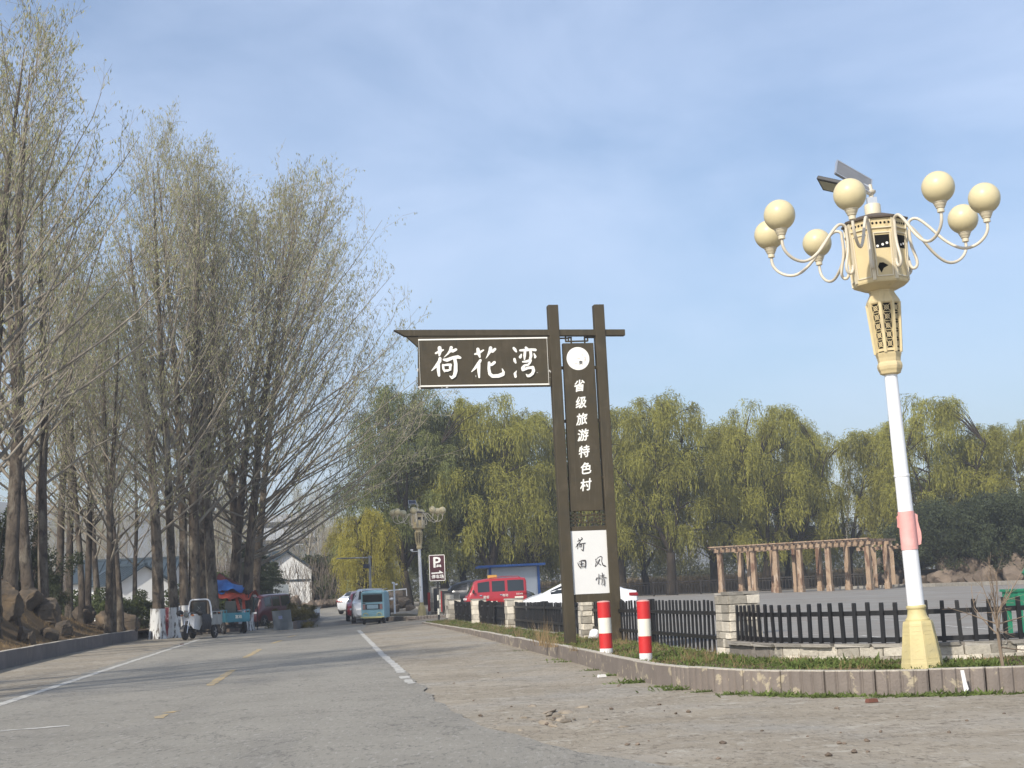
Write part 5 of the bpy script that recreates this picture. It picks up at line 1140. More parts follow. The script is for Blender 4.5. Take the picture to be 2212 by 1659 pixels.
# red sack between the painted trunks
xk = at(357, 66); sk = rock_mesh('red_sack', 77, 3, mat('red_sack', (.17, .012, .02), .45, .5, 9, .5, 12, patches=[((.65, .5, .5), .62, .66, 7, .6)])); o = bpy.data.objects.new('red_sack', sk); COL.objects.link(o); o.location = (xk, 66.4, .62); o.scale = (.5, .4, .72); tag(o, 'bulging red sack between the two whitewashed trunks', 'sack')

# ------------------------------------------------------------------ white shed with blue frame
Yh = 92; xh = at(1062, Yh); zh = T(xh, Yh)
sh = thing('shed', 'white panel shed with blue roof edge behind the parked cars', 'shed', (xh, Yh, zh), math.radians(5))
bl = mat('shed_blue', (.02, .10, .34), .5, .08, 2); sw = mat('shed_panel', (.60, .63, .65), .6, .05, .6, patches=[((.50, .53, .55), .5, .7, .8, .5)])
Wd, Hd = 2.95, 2.35
obj('wall', MB().box((Wd / 2, 0, Hd / 2), (Wd, .08, Hd + .1)), sw, sh); obj('wall', MB().box((0.0, 1.2, Hd / 2 - .02), (.08, 2.3, Hd)), sw, sh); obj('wall', MB().box((Wd, 1.2, Hd / 2 - .02), (.08, 2.3, Hd)), sw, sh); obj('wall', MB().box((Wd / 2, 2.4, Hd / 2 - .03), (Wd, .08, Hd)), sw, sh)
for x in (-.02, Wd + .02): obj('corner_post', MB().box((x, -.03, Hd / 2), (.16, .16, Hd + .15)), bl, sh)
obj('roof', MB().prism([(-.75, Hd + .06), (Wd + .4, Hd + .09), (Wd + .4, Hd + .22), (-.75, Hd + .19)], -.8, 2.8), bl, sh)
xs_ = at(1038, 93)
# ------------------------------------------------------------------ parking sign
Yp = 66.8; xp = at(948, Yp)
ps = thing('parking_sign', 'maroon parking sign with white letter and arrow on a striped pole', 'sign', (xp, Yp, .22), math.radians(4))
po = plane_uv(np.array([xp, Yp, .22]), math.radians(4), -.04)
for i, (z0, z1) in enumerate(((-.25, .25), (.25, .52), (.52, .88), (.88, 1.12), (1.12, 2.0))): obj('pole_band', MB().tube([(0, .02, z0), (0, .02, z1)], .045 - .0004 * i, 12), (M_plasticd, M_bwhite, M_plasticd, M_bwhite, M_plasticd)[i], ps)
z1_, z0_ = po(949, 1198)[1], po(949, 1255)[1]; hw = .36
mp2 = mat('sign_maroon', (.075, .016, .020), .45, .06, 3)
pb = obj('panel', MB().box((0, 0, (z0_ + z1_) / 2), (hw * 2, .05, z1_ - z0_)), mp2, ps, bevel=.01)
b = MB(); zc = (z0_ + z1_) / 2; hh = (z1_ - z0_) / 2 - .02; ww = hw - .02
for (a_, c_) in (((-ww, -hh), (ww, -hh)), ((-ww, hh), (ww, hh))): b.beam((a_[0], -.028, zc + a_[1]), (c_[0], -.028, zc + c_[1]), .006, .028)
for s_ in (-1, 1): b.beam((s_ * ww, -.028, zc - hh + .014), (s_ * ww, -.028, zc + hh - .014), .006, .028, (0, 1, 0)) if False else b.box((s_ * (ww - .0), -.028, zc), (.028, .006, 2 * hh - .03))
obj('border_line', b, M_letter, pb)
PZf = lambda x, y: (lerp(-hw, hw, (x - 130) / 745), lerp(z1_, z0_, (y - 185) / 1325))
def flat(poly, y): return MB().add([(PZf(*p)[0], y, PZf(*p)[1]) for p in poly], [tuple(range(len(poly)))])
b0 = brush([[(375, 370, 125), (380, 770, 125)], [(375, 350, 95), (560, 345, 90), (640, 410, 105), (650, 480, 110), (600, 560, 100), (540, 592, 90), (400, 592, 90)]], lambda x, y: PZf(x, y), -.0275, hw * 2 / 745)
u, z = PZf(510, 565); obj('lettering', glyph('P', u, z, (z1_ - z0_) * 520 / 1325 / .70, -.0275, .022, 0, 1.1), M_letter, pb)
b = flat([(475, 815), (475, 750), (510, 680), (665, 680), (695, 745), (690, 815), (655, 815), (640, 790), (535, 790), (515, 815)], -.034).join(flat([(525, 735), (540, 695), (640, 692), (650, 730)], -.036))
obj('car_symbol', flat([(475, 815), (475, 750), (510, 680), (665, 680), (695, 745), (690, 815), (655, 815), (640, 790), (535, 790), (515, 815)], -.0345), M_letter, pb)
obj('car_symbol', flat([(520, 725), (538, 695), (640, 692), (655, 722)], -.0365), mp2, pb)
obj('arrow', flat([(230, 1080), (600, 1060), (600, 970), (795, 1120), (235, 1150)], -.0275), M_letter, pb)
u, z = PZf(517, 1285); obj('lettering', glyph('停车场', u, z, .185, -.0275, .03), M_letter, pb)

# ------------------------------------------------------------------ gantry pole, barrier, small signs
Yg = 88; xg = at(802, Yg); gp = thing('camera_gantry', 'grey pole with horizontal arm and small solar panel over the far road', 'pole', (xg, Yg, T(xg, Yg)))
gm = mat('galvanised', (.24, .25, .26), .5, .08, 3, metal=.3)
zt = P(800, 1200, Yg)[2] - T(xg, Yg)
obj('pole', MB().tube([(0, 0, -.1), (0, 0, zt)], [.085, .07], 14), gm, gp, smooth_=40)
obj('arm', MB().tube([(0.15, 0, zt - .12), (-1.95, -.1, zt - .10)], [.05, .035], 10), gm, gp, smooth_=40)
obj('solar_panel', MB().box((0, 0, 0), (.32, .03, .26)).rot(0, math.radians(-30), 0, (-.22, -.1, zt - .62)), M_solar, gp); obj('bracket', MB().beam((0, 0, zt - .7), (-.35, -.05, zt - .7), .03, .03), gm, gp)
Yb = 90; xb = at(853, Yb); bp = thing('camera_post', 'white post with two small cameras and slanting barrier arm', 'post', (xb, Yb, T(xb, Yb)))
zt = P(852, 1258, Yb)[2] - T(xb, Yb)
obj('post', MB().tube([(0, 0, -.1), (0, 0, zt)], .055, 10), M_polewhite, bp); obj('camera', MB().box((-.06, -.1, zt - .02), (.10, .26, .10)).beam((0, 0, zt), (-.06, -.05, zt), .03, .03), M_polewhite, bp); obj('camera', MB().box((.16, -.1, zt - .12), (.10, .24, .10)).beam((0, 0, zt - .12), (.16, -.05, zt - .12), .03, .03), M_polewhite, bp)
zb_ = P(850, 1276, Yb)[2] - T(xb, Yb); obj('barrier_arm', MB().beam((.75, 0, zb_ + .08), (-1.6, .1, zb_ - .06), .05, .07).beam((.73, 0, zb_ + .05), (.75, 0, zb_ - .35), .04, .04), M_polewhite, bp)
def board_sign(name, label, px, Y, w, h, z0, m_, rz=0.0):
    x = at(px, Y); r = thing(name, label, 'sign', (x, Y, T(x, Y)), rz)
    obj('panel', MB().box((0, 0, z0 + h / 2), (w, .04, h)), m_, r, bevel=.005)
    for s_ in (-1, 1): obj('leg', MB().box((s_ * (w / 2 - .03), .03, (z0 + h) / 2 - .05), (.05, .05, z0 + h + .1)), gm, r)
    return r
board_sign('notice_board', 'pale grey notice board on two legs by the white gabled house', 608, 96, 1.0, .85, 1.25, mat('notice_grey', (.30, .33, .34), .5, .2, 6))
board_sign('notice_board', 'small green notice board on the far roadside fence', 754, 118, 1.1, .85, 1.2, mat('notice_green', (.30, .38, .24), .5, .3, 6))
xg2 = at(612, 71); gb = thing('leaning_board', 'grey metal board leaning at the road edge beside the yellowish bush', 'board', (xg2, 71, .0), math.radians(-5))
gmet = mat('grey_sheet', (.135, .155, .17), .5, .12, 3)
obj('upper_panel', MB().box((0, 0, .62), (.90, .05, .62)).rot(0, math.radians(8), math.radians(-3)), gmet, gb); obj('lower_panel', MB().box((.02, -.04, .17), (.92, .05, .40)).rot(0, math.radians(4), 0), gmet, gb); obj('prop', MB().beam((0, .05, .85), (0, .55, 0), .04, .04), gm, gb)
obj('faded_print', MB().box((-.10, -.118, .66), (.18, .004, .28)).rot(0, math.radians(0), 0), mat('faded_blue', (.22, .25, .40), .6, .3, 20), gb)
# triangular warning sign near the stall
xw3 = at(541, 73.5); ws_ = thing('warning_sign', 'back of a triangular white road sign above the maroon minivan', 'sign', (xw3, 73.5, T(xw3, 73)), .2)
obj('panel', MB().prism([(-.36, 1.62), (.36, 1.62), (0, 2.22)], -.01, .01), M_boardwhite, ws_); obj('symbol', MB().prism([(-.10, 1.72), (.12, 1.72), (.06, 2.02), (-.05, 2.0)], -.016, -.0115), M_ink, ws_); obj('pole', MB().tube([(0, .04, -.1), (0, .04, 2.1)], .03, 8), gm, ws_)
xq3 = at(524, 72); bx_ = thing('utility_box', 'dark green utility cabinet on a post by the last poplar trunk', 'cabinet', (xq3, 72.5, T(xq3, 72)), .1)
obj('cabinet', MB().box((.25, 0, 1.25), (.5, .3, .75)), mat('box_green', (.03, .05, .045), .6), bx_, bevel=.02); obj('post', MB().box((.25, 0, .42), (.08, .08, .95)), gm, bx_)
# white parapet of the culvert
pp = [np.array([at(px, Y), Y]) for px, Y in ((545, 84), (592, 80), (600, 73.5))]
par = thing('parapet', 'low white parapet wall at the bend behind the grey board', 'parapet', (pp[0][0], pp[0][1], T(*pp[0])))
PO = np.array([pp[0][0], pp[0][1], 0])
for i, (p, q) in enumerate(walk([np.array([at(560, 90), 90.0]), np.array([at(618, 88), 88.0]), np.array([at(688, 92), 92.0])], 1.4)):
    s_ = obj('wall_section', MB().beam((*(p - PO[:2]), .36), (*(q - PO[:2]), .36), .22, .80), M_wallw, par); obj('coping', MB().beam((*(p - PO[:2]), .80), (*(q - PO[:2] + (q - p) * .002), .80), .30, .09), M_kerbtop, s_)
for i, (p, q) in enumerate(walk([np.array([at(686, 91), 91.0]), np.array([at(662, 76), 76.0]), np.array([at(636, 72), 72.0])], 1.5)):
    obj('kerb_section', MB().beam((*(p - PO[:2]), T(*p) - par.location.z + .12), (*(q - PO[:2]), T(*q) - par.location.z + .12), .28, .5), M_kerbd, par)
# ------------------------------------------------------------------ houses
def house(label, px, Y, w, d, hw_, hr, rz, gable=True):
    x = at(px, Y); r = thing('house', label, 'house', (x, Y, T(x, Y) + .35), rz)
    # ridge along local y; gables at y=0 and y=d
    obj('gable_wall', MB().prism([(-w / 2, -1), (w / 2, -1), (w / 2, hw_), (0, hw_ + hr), (-w / 2, hw_)], 0, .25), M_wallw, r)
    obj('gable_wall', MB().prism([(-w / 2, -1), (w / 2, -1), (w / 2, hw_), (0, hw_ + hr), (-w / 2, hw_)], d - .25, d), M_wallw, r)
    for s_ in (-1, 1): obj('side_wall', MB().box((s_ * (w / 2 - .13), d / 2, hw_ / 2 - .5), (.24, d - .5, hw_ + 1)), M_wallw, r)
    rt = math.atan2(hr, w / 2); e = .35
    for s_ in (-1, 1):
        ro = obj('roof', MB().add([(0, -.3, hw_ + hr + .12), (s_ * (w / 2 + e), -.3, hw_ - e * math.tan(rt) + .12), (s_ * (w / 2 + e), d + .3, hw_ - e * math.tan(rt) + .12), (0, d + .3, hw_ + hr + .12), (0, -.3, hw_ + hr + .02), (s_ * (w / 2 + e), -.3, hw_ - e * math.tan(rt) + .0), (s_ * (w / 2 + e), d + .3, hw_ - e * math.tan(rt)), (0, d + .3, hw_ + hr + .02)], [(0, 1, 2, 3), (7, 6, 5, 4), (0, 4, 5, 1), (1, 5, 6, 2), (2, 6, 7, 3)]), M_roof, r)
        for k in range(0, int(d / .55)):
            y = k * .55; obj('tile_rib', MB().beam((s_ * .05, y, hw_ + hr + .13), (s_ * (w / 2 + e), y, hw_ - e * math.tan(rt) + .135), .10, .06), M_roof, ro)
    obj('ridge_tile', MB().beam((0, -.32, hw_ + hr + .16), (0, d + .32, hw_ + hr + .16), .22, .14), M_roof, r)
    return r
house('white house with dark blue roof nearest behind the whitewashed poplar', 312, 96, 3.4, 5.5, 2.3, 1.0, math.radians(38))
house('white house with dark blue roof seen between two poplar trunks', 382, 104, 5.0, 6.5, 2.4, 1.3, math.radians(92))
house('white gabled house with blue roof beside the dark cedar', 622, 118, 3.9, 6.0, 2.7, 1.35, math.radians(22))
x_ = at(655, 117); w_ = thing('garden_wall', 'whitewashed garden wall with dark coping beside the white gabled house', 'wall', (x_, 116.5, T(x_, 117)), .3)
obj('wall', MB().box((-.6, 0, .9), (2.4, .25, 2.4)), M_wallw, w_); obj('coping', MB().box((-.6, 0, 2.17), (2.6, .4, .14)), M_roof, w_)
# ------------------------------------------------------------------ billboard (seen from behind)
Yb = 165; pa, pb_ = P(552, 1118, Yb), P(690, 1108, Yb - 3); za, zb2 = P(560, 1188, Yb)[2], P(620, 1110, Yb)[2]
bb_ = thing('billboard', 'large pale billboard seen from behind with two dark beams', 'billboard', (pa[0], Yb, T(pa[0], Yb)), math.atan2(-3, pb_[0] - pa[0]))
wb = pb_[0] - pa[0]; z0 = bb_.location.z; lo, hi = P(620, 1180, Yb)[2] - z0, P(620, 1112, Yb)[2] - z0
bm2 = mat('billboard_back', (.30, .32, .35), .6, .12, .3)
n = 6
for i in range(n): obj('panel', MB().box((wb * (i + .5) / n, 0, (lo + hi) / 2), (wb / n - .06, .08, hi - lo)), bm2, bb_)
for py in (1132, 1170): z = P(620, py, Yb)[2] - z0; obj('beam', MB().box((wb / 2, -.2, z), (wb + .6, .2, .42)), M_darkmetal, bb_)
for x in (.8, wb * .5, wb - .8): obj('pole', MB().tube([(x, .15, -.2), (x, .15, hi)], .16, 10), gm, bb_)
# green machine at the edge of the car park
Yn = 31; xn = at(2226, Yn); gm_ = thing('green_machine', 'green painted steel machine with box and slanted arm in the car park', 'machine', (xn, Yn, T(xn, Yn)), .15)
obj('box', MB().box((.05, 0, .72), (.85, .7, .34)), M_green, gm_, bevel=.01)
obj('box_lip', MB().box((.05, 0, .90), (.92, .76, .05)), M_green, gm_)
obj('arm', MB().beam((.02, .1, 1.22), (.55, .1, 1.95), .10, .10).beam((.03, .1, 1.20), (.5, .1, 1.42), .09, .10), M_green, gm_)
obj('mast', MB().box((.46, .1, 1.25), (.12, .12, .8)), M_green, gm_)
for sx in (-.3, .4):
    for sy in (-.25, .25): obj('leg', MB().box((sx, sy, .28), (.07, .07, .60)), M_green, gm_)
# ------------------------------------------------------------------ trees
class FB:                     # fast face collector for foliage
    def __init__(s): s.q = []
    def quads(s, a): s.q.append(np.asarray(a, np.float32).reshape(-1, 4, 3))
    def mesh(s, name, m_):
        q = np.concatenate(s.q); n = len(q); me = bpy.data.meshes.new(name)
        me.vertices.add(n * 4); me.vertices.foreach_set('co', q.reshape(-1))
        me.loops.add(n * 4); me.loops.foreach_set('vertex_index', np.arange(n * 4, dtype=np.int32))
        me.polygons.add(n); me.polygons.foreach_set('loop_start', np.arange(n, dtype=np.int32) * 4)
        me.update(calc_edges=True); me.materials.append(m_); return me
def norm(v): return v / (np.linalg.norm(v, axis=-1, keepdims=True) + 1e-9)
def leaf_quads(c, axis, ln, wd, R):
    """quads centred on c (N,3) along axis with random roll"""
    c = np.asarray(c); N = len(c); ax = norm(np.asarray(axis)); rv = norm(R.normal(size=(N, 3))); s = norm(np.cross(ax, rv))
    ln = np.broadcast_to(np.asarray(ln, float), (N,))[:, None]; wd = np.broadcast_to(np.asarray(wd, float), (N,))[:, None]
    return np.stack([c - ax * ln / 2 - s * wd * .25, c + s * wd / 2, c + ax * ln / 2 + s * wd * .1, c - s * wd / 2], 1)
def ribbons(a, b, w, R):      # thin twig segments as 2 crossed quads' cheaper cousin: one quad each
    a = np.asarray(a); b = np.asarray(b); d = norm(b - a); s = norm(np.cross(d, norm(R.normal(size=a.shape)))); w = np.broadcast_to(np.asarray(w, float), (len(a),))[:, None]
    return np.stack([a - s * w / 2, a + s * w / 2, b + s * w * .3, b - s * w * .3], 1)
def grow(p, d, L_, n, up, wob, R):
    pts = [p]; d = d / np.linalg.norm(d)
    for i in range(n):
        d = d + np.array([0, 0, up]) / n + R.normal(size=3) * wob; d /= np.linalg.norm(d); pts.append(pts[-1] + d * L_ / n)
    return np.array(pts)
def interp(pts, t):
    x = t * (len(pts) - 1); i = min(len(pts) - 2, int(x)); return lerp(pts[i], pts[i + 1], x - i), norm(pts[i + 1] - pts[i])
def poplar(seed, H, r0, spread=1.0, nprim=40, low=.22, nsec=7, ntwig=7, barkm=None, lean=0.0, leaves=1.0, bias=None, full=False):
    R = np.random.default_rng(seed); tb_ = MB(); lbm = MB(); tw = FB(); lf = FB()
    trunk = grow(np.array([0, 0, -.2]), np.array([lean, 0, 1.0]), H * .97, 14, .05, .024, R)
    tt = np.linspace(0, 1, 15); rad = r0 * (1 - tt) ** .85 + .012; rad[0] *= 1.45; rad[1] *= 1.02
    base = np.array([[0, 0, -.2], [trunk[1][0] * .12, 0, .1], [trunk[1][0] * .3, 0, .45]])
    tb_.tube(np.r_[base, trunk[1:]], np.r_[[r0 * 1.6, r0 * 1.32, r0 * 1.08], rad[1:]], 10)
    ta, tbb, twd, lc, la = [], [], [], [], []
    for k in range(nprim):
        t = low + (0.97 - low) * (k + R.uniform(-.4, .4)) / nprim; t = min(.97, max(low, t)); p, td = interp(trunk, t)
        u = (t - low) / (1 - low); az = k * 2.399 + R.normal() * .4
        ang = math.radians(lerp(56, 24, u ** .8) + R.normal() * 6) * min(1.15, .75 + .25 * spread)
        if bias is not None and R.random() < .35: az = bias + R.normal() * .6
        h = np.array([math.cos(az), math.sin(az), 0]); d = h * math.sin(ang) + np.array([0, 0, 1]) * math.cos(ang)
        Lp = H * spread * (.37 * (1 - u) ** .75 + .075) * R.uniform(.75, 1.2) * (1 if u > .12 else .75)
        if full: Lp = H * spread * (.40 * (1 - u ** 2.2) + .07) * R.uniform(.8, 1.15); ang *= 1.2; d = h * math.sin(ang) + np.array([0, 0, 1]) * math.cos(ang)
        pr = grow(p, d, Lp, 6, .50, .085, R); rp = min(.055 if full else .075, rad[min(14, int(t * 14))] * .36)
        lbm.tube(pr, np.linspace(rp, .008, 7), 5, cap=False)
        for j in range(nsec):
            s = .18 + .8 * (j + R.uniform(0, 1)) / nsec; q, qd = interp(pr, min(.99, s))
            ax = norm(np.cross(qd, R.normal(size=3))); d2 = norm(qd + ax * R.uniform(.45, .9)); L2 = Lp * (.12 + .34 * (1 - s)) * R.uniform(.7, 1.3) + .35
            sc_ = grow(q, d2, L2, 4, .42, .13, R)
            ta += list(sc_[:-1]); tbb += list(sc_[1:]); twd += list(np.linspace(max(.012, rp * .38), .014, 4))
            for m2 in range(ntwig):
                s2 = .15 + .85 * (m2 + R.uniform(0, 1)) / ntwig; q2, qd2 = interp(sc_, min(.99, s2)); ax = norm(np.cross(qd2, R.normal(size=3)))
                d3 = norm(qd2 + ax * R.uniform(.5, 1.1)); L3 = R.uniform(.25, .75); e = q2 + d3 * L3 + np.array([0, 0, .12 * L3])
                ta.append(q2); tbb.append(e); twd.append(.012)
                nl = 3
                for _ in range(nl):
                    c_ = lerp(q2, e, R.uniform(.35, 1.08)); lc.append(c_ + np.array([R.normal() * .04, R.normal() * .04, -.06])); la.append(np.array([R.normal() * .35, R.normal() * .35, -1]))
    tw.quads(ribbons(np.array(ta), np.array(tbb), np.array(twd), R))
    lc = np.array(lc); la = np.array(la)
    if leaves < 1: k_ = R.random(len(lc)) < leaves; lc, la = lc[k_], la[k_]
    lf.quads(leaf_quads(lc, la, R.uniform(.10, .20, len(lc)), R.uniform(.025, .05, len(lc)), R))
    me = bpy.data.meshes.new('trunk'); me.from_pydata(tb_.arr().tolist(), [], tb_.f); me.shade_smooth(); me.materials.append(barkm or M_bark)
    ml = bpy.data.meshes.new('limbs'); ml.from_pydata(lbm.arr().tolist(), [], lbm.f); ml.shade_smooth(); ml.materials.append(M_limb)
    return dict(trunk=me, limbs=ml, crown=tw.mesh('crown', M_twig), catkins=lf.mesh('catkins', M_catkin), H=H, r0=r0)
def put_tree(name, var, loc, label, cat='tree', group=None, rz=0.0, s=1.0, lean=(0, 0), order=('trunk', 'limbs', 'crown', 'catkins')):
    r = thing(name, label, cat, loc, 0, group, (lean[0], lean[1], rz)); r.scale = (s, s, s) if np.isscalar(s) else s
    for k in order:
        if k in var: obj(k, None, None, r, mesh=var[k])
    return r
POP = [poplar(11, 22.5, .27, .95), poplar(12, 22, .28, 1.0, 42), poplar(13, 20, .25, 1.15, 58, .17, 12, bias=-.25, full=True), poplar(14, 19, .27, .8, 36, .25)]
POPL = [poplar(21, 18.5, .22, .9, 38, .24, barkm=M_barkb, leaves=.9), poplar(22, 16.5, .17, .8, 32, .28, 7, 6, M_barkb, leaves=.8)]
POPF = [poplar(31, 13, .13, .75, 30, .25, 6, 5, M_barkp, leaves=.5), poplar(32, 11, .11, .8, 28, .2, 6, 5, M_barkp, leaves=.6), poplar(33, 12, .14, .9, 26, .3, 6, 4, M_barkp, leaves=.3)]
# roadside row
RW = [(340, 63.5, 3, .98, .42, 'first whitewashed poplar of the roadside row, its trunk base in shade'), (378, 64.5, 1, 1.0, 2.1, 'second whitewashed poplar with flaring sunlit trunk base behind the silver tricycle'),
      (398, 68, 0, 1.05, 1.0, None), (419, 68.5, 1, .98, 4.0, None), (434, 71, 0, .98, 5.2, None), (463, 70, 1, 1.02, 3.1, None), (500, 74, 2, 1.02, .3, None), (519, 75, 0, 1.0, 1.7, None), (533, 72.5, 2, 1.06, -.1, 'last roadside poplar with wide branches reaching over the road'), (548, 82, 2, 1.02, .4, None), (447, 80, 3, 1.1, 2.0, None)]
RL_ = {398: 'third poplar of the roadside row with a patch of whitewash', 419: 'poplar trunk rising right behind the silver tricycle hoop', 434: 'poplar touching its neighbour behind the silver tricycle', 463: 'thick poplar trunk left of the red and blue tarpaulin', 500: 'poplar rising through the market stall roof', 519: 'poplar next to the last one of the row', 548: 'wide poplar behind the last trunk of the roadside row', 447: 'slim poplar behind the roadside row, above the stall'}
for px, Y, vi, s, rz, lab in RW:
    x = at(px, Y); r = put_tree('poplar_tree', POP[vi], (x, Y, T(x, Y)), lab or 'tall bare poplar with catkins standing in the roadside row', group=None if lab else 'roadside poplar row', rz=rz, s=(s * .74, s * .74, s) if px in (378, 398) else s, lean=(0, random.uniform(.0, .03)))
    if lab is None: r['label'] = RL_.get(px, r['label'])
    if px in (340, 378, 398, 519, 533):
        v = POP[vi]; tr = MB().lathe([(v['r0'] * 1.58 + .03, -.1), (v['r0'] * 1.40 + .03, .1), (v['r0'] * 1.16 + .03, .45), (v['r0'] * 1.10 + .03, .9), (v['r0'] * 1.06 + .03, 1.28)], 18, (0, 0, 0), cap=False)
        obj('whitewash', tr, M_white_wash, r, smooth_=60)
# poplars on the bank
BL = {22: 'stout bare poplar on the bank just behind the largest boulder', 62: 'bare poplar on the bank in front of the dark pine sapling', 95: 'dark trunked poplar on the bank to the right of the pine sapling', 232: 'dark trunked poplar of a close pair at the end of the bank', 243: 'thinner trunk of the close poplar pair at the end of the bank',
      262: 'pale poplar leaning towards the white houses past the close pair', 122: 'strongly leaning pale poplar behind the bank crest', 176: 'thin leaning poplar above the middle boulders of the bank', 290: 'leaning poplar standing before the first white house'}
for px, Y, vi, s, rz, ln in ((-45, 44, 0, 1.0, .4, .03), (-12, 42, 1, .9, 2.0, .03), (22, 47, 0, 1.06, 1.1, .035), (62, 52, 0, .98, 2.7, .03), (95, 53, 1, 1.08, .2, .025), (-25, 58, 0, 1.0, 4.4, .02), (45, 62, 1, 1.1, 3.3, .04), (232, 57, 0, .74, 5.0, .02), (243, 58.5, 1, .82, 1.9, .03), (262, 61, 1, .82, 3.0, .10), (122, 66, 1, 1.1, .9, .10), (176, 64, 1, .85, 2.2, .08), (190, 68, 1, .95, 4.1, .03), (75, 70, 1, 1.1, 5.1, .03), (150, 74, 0, .95, 1.5, .05), (290, 78, 1, .8, 0.5, .06), (215, 84, 0, .9, 3.5, .03), (-1700, 16, 0, .9, 1.0, .0), (-1300, 21, 1, 1.0, 2.0, .0), (-1500, 18, 0, .9, 4.0, 0)):
    x = at(px, Y); z = TB(x, Y); x = ((px - CX) * (Y * fw[1] + (z - EYE) * fw[2]) / FPX - RV[1] * Y - RV[2] * (z - EYE)) / RV[0]
    put_tree('poplar_tree', POPL[vi], (x, Y, TB(x, Y) - .1), BL.get(px, 'slender bare poplar rising from the rocky bank left of the road'), group='poplars on the bank', rz=rz, s=s, lean=(0, ln))
# thinner wood behind
rw = random.Random(3)
for i in range(60):
    px = rw.uniform(-60, 775); Y = rw.uniform(125, 215); x = at(px, Y)
    if px > 690: Y = rw.uniform(170, 215); x = at(px, Y)
    put_tree('poplar_tree', POPF[i % 3], (x, Y, T(x, Y) - .1), 'thin pale bare tree in the far wood behind the houses', group='far bare wood', rz=rw.uniform(0, 6), s=rw.uniform(.75, 1.15))
for i in range(14):
    px = rw.uniform(840, 2250); Y = rw.uniform(170, 200); x = at(px, Y)
    put_tree('poplar_tree', POPF[i % 3], (x, Y, T(x, Y) - .1), 'bare treetop rising behind the willow belt', group='bare trees behind willows', rz=rw.uniform(0, 6), s=rw.uniform(1.2, 1.55))

def willow(seed, H, W, leafm, nt_=80, nstr=30, fork=.16, drop=(1.2, 3.4)):
    R = np.random.default_rng(seed); tb_ = MB(); lf = FB()
    h0 = H * fork; nl = 5
    tr = grow(np.array([0, 0, -.2]), np.array([R.normal() * .1, R.normal() * .1, 1]), h0 + .2, 5, .1, .05, R)
    tb_.tube(tr, np.linspace(.34, .26, 6), 9)
    limbs = []
    for k in range(nl):
        az = k * 2 * math.pi / nl + R.normal() * .35; ti = R.uniform(.15, .55); d = np.array([math.cos(az) * ti, math.sin(az) * ti, 1.0])
        L_ = (H - h0) * R.uniform(.62, .86); lb = grow(tr[-1], d, L_, 9, .3, .07, R); limbs.append(lb); tb_.tube(lb, np.linspace(.17, .03, 10), 6, cap=False)
    ctr = np.array([tr[-1][0], tr[-1][1], 0])
    cs, ax = [], []
    for k in range(nt_):
        u = R.uniform(.03, 1) ** .9; z = h0 * 1.1 + (H - h0 * 1.1) * u; rmax = W / 2 * math.sqrt(max(.03, 1 - ((u - .38) / .66) ** 2)); az = R.uniform(0, 6.283); rr_ = rmax * R.uniform(.25, 1) ** .55
        c_ = ctr + np.array([math.cos(az) * rr_, math.sin(az) * rr_, z])
        # a branch from the nearest limb
        bl_ = min(limbs, key=lambda l: np.min(np.linalg.norm(l - c_, axis=1) + (l[:, 2] > c_[2] - .3) * 9)); i = int(np.argmin(np.linalg.norm(bl_ - c_, axis=1) + (bl_[:, 2] > c_[2] - .3) * 9)); p = bl_[i]
        m_ = (p + c_) / 2 + np.array([0, 0, .35]); tb_.tube([p, m_, c_], [.05, .032, .012], 4, cap=False)
        tuft = R.uniform(.55, 1.35)
        for s in range(nstr):
            a2 = R.uniform(0, 6.283); hd_ = np.array([math.cos(a2), math.sin(a2), 0]); q = c_ + R.normal(size=3) * np.array([.24, .24, .16]) * tuft
            vx = R.uniform(.15, .75) * tuft; Ls = R.uniform(*drop) * (.6 + .4 * u); n = 7; t = np.linspace(0, 1, n)
            pts = q + np.outer(vx * (1 - (1 - t) ** 2), hd_) + np.outer(.28 * tuft * np.sin(t * 2.2) - Ls * np.maximum(0, t - .12) ** 1.35, [0, 0, 1]) + np.cumsum(R.normal(size=(n, 3)) * .035, 0)
            pts[:, 2] = np.maximum(pts[:, 2], .9 + .5 * R.random())
            mid = (pts[1:] + pts[:-1]) / 2; d_ = pts[1:] - pts[:-1]; cs.append(mid); ax.append(d_)
            cs.append(pts[1:] + R.normal(size=(n - 1, 3)) * .07); ax.append(d_ + R.normal(size=d_.shape) * .16)
    c_ = np.concatenate(cs); a_ = np.concatenate(ax); ln = np.linalg.norm(a_, axis=1) * R.uniform(.5, 1.05, len(a_))
    lf.quads(leaf_quads(c_, a_, np.clip(ln, .1, .5), R.uniform(.03, .065, len(c_)), R))
    me = bpy.data.meshes.new('trunk'); me.from_pydata(tb_.arr().tolist(), [], tb_.f); me.shade_smooth(); me.materials.append(M_barkd)
    return dict(trunk=me, crown=lf.mesh('crown', leafm))
WL = [willow(41, 15, 8.0, M_willow, 84, 42), willow(42, 15, 9.2, M_willow, 92, 42), willow(43, 13, 9, M_willow, 80, 40, .2), willow(44, 15, 7.5, M_willow, 74, 42, .22)]
WD = [willow(51, 17, 9.0, M_willowd, 92, 42), willow(52, 15.5, 8, M_willowd, 80, 42)]
WY = willow(61, 10, 7, M_willowy, 84, 34, .12)
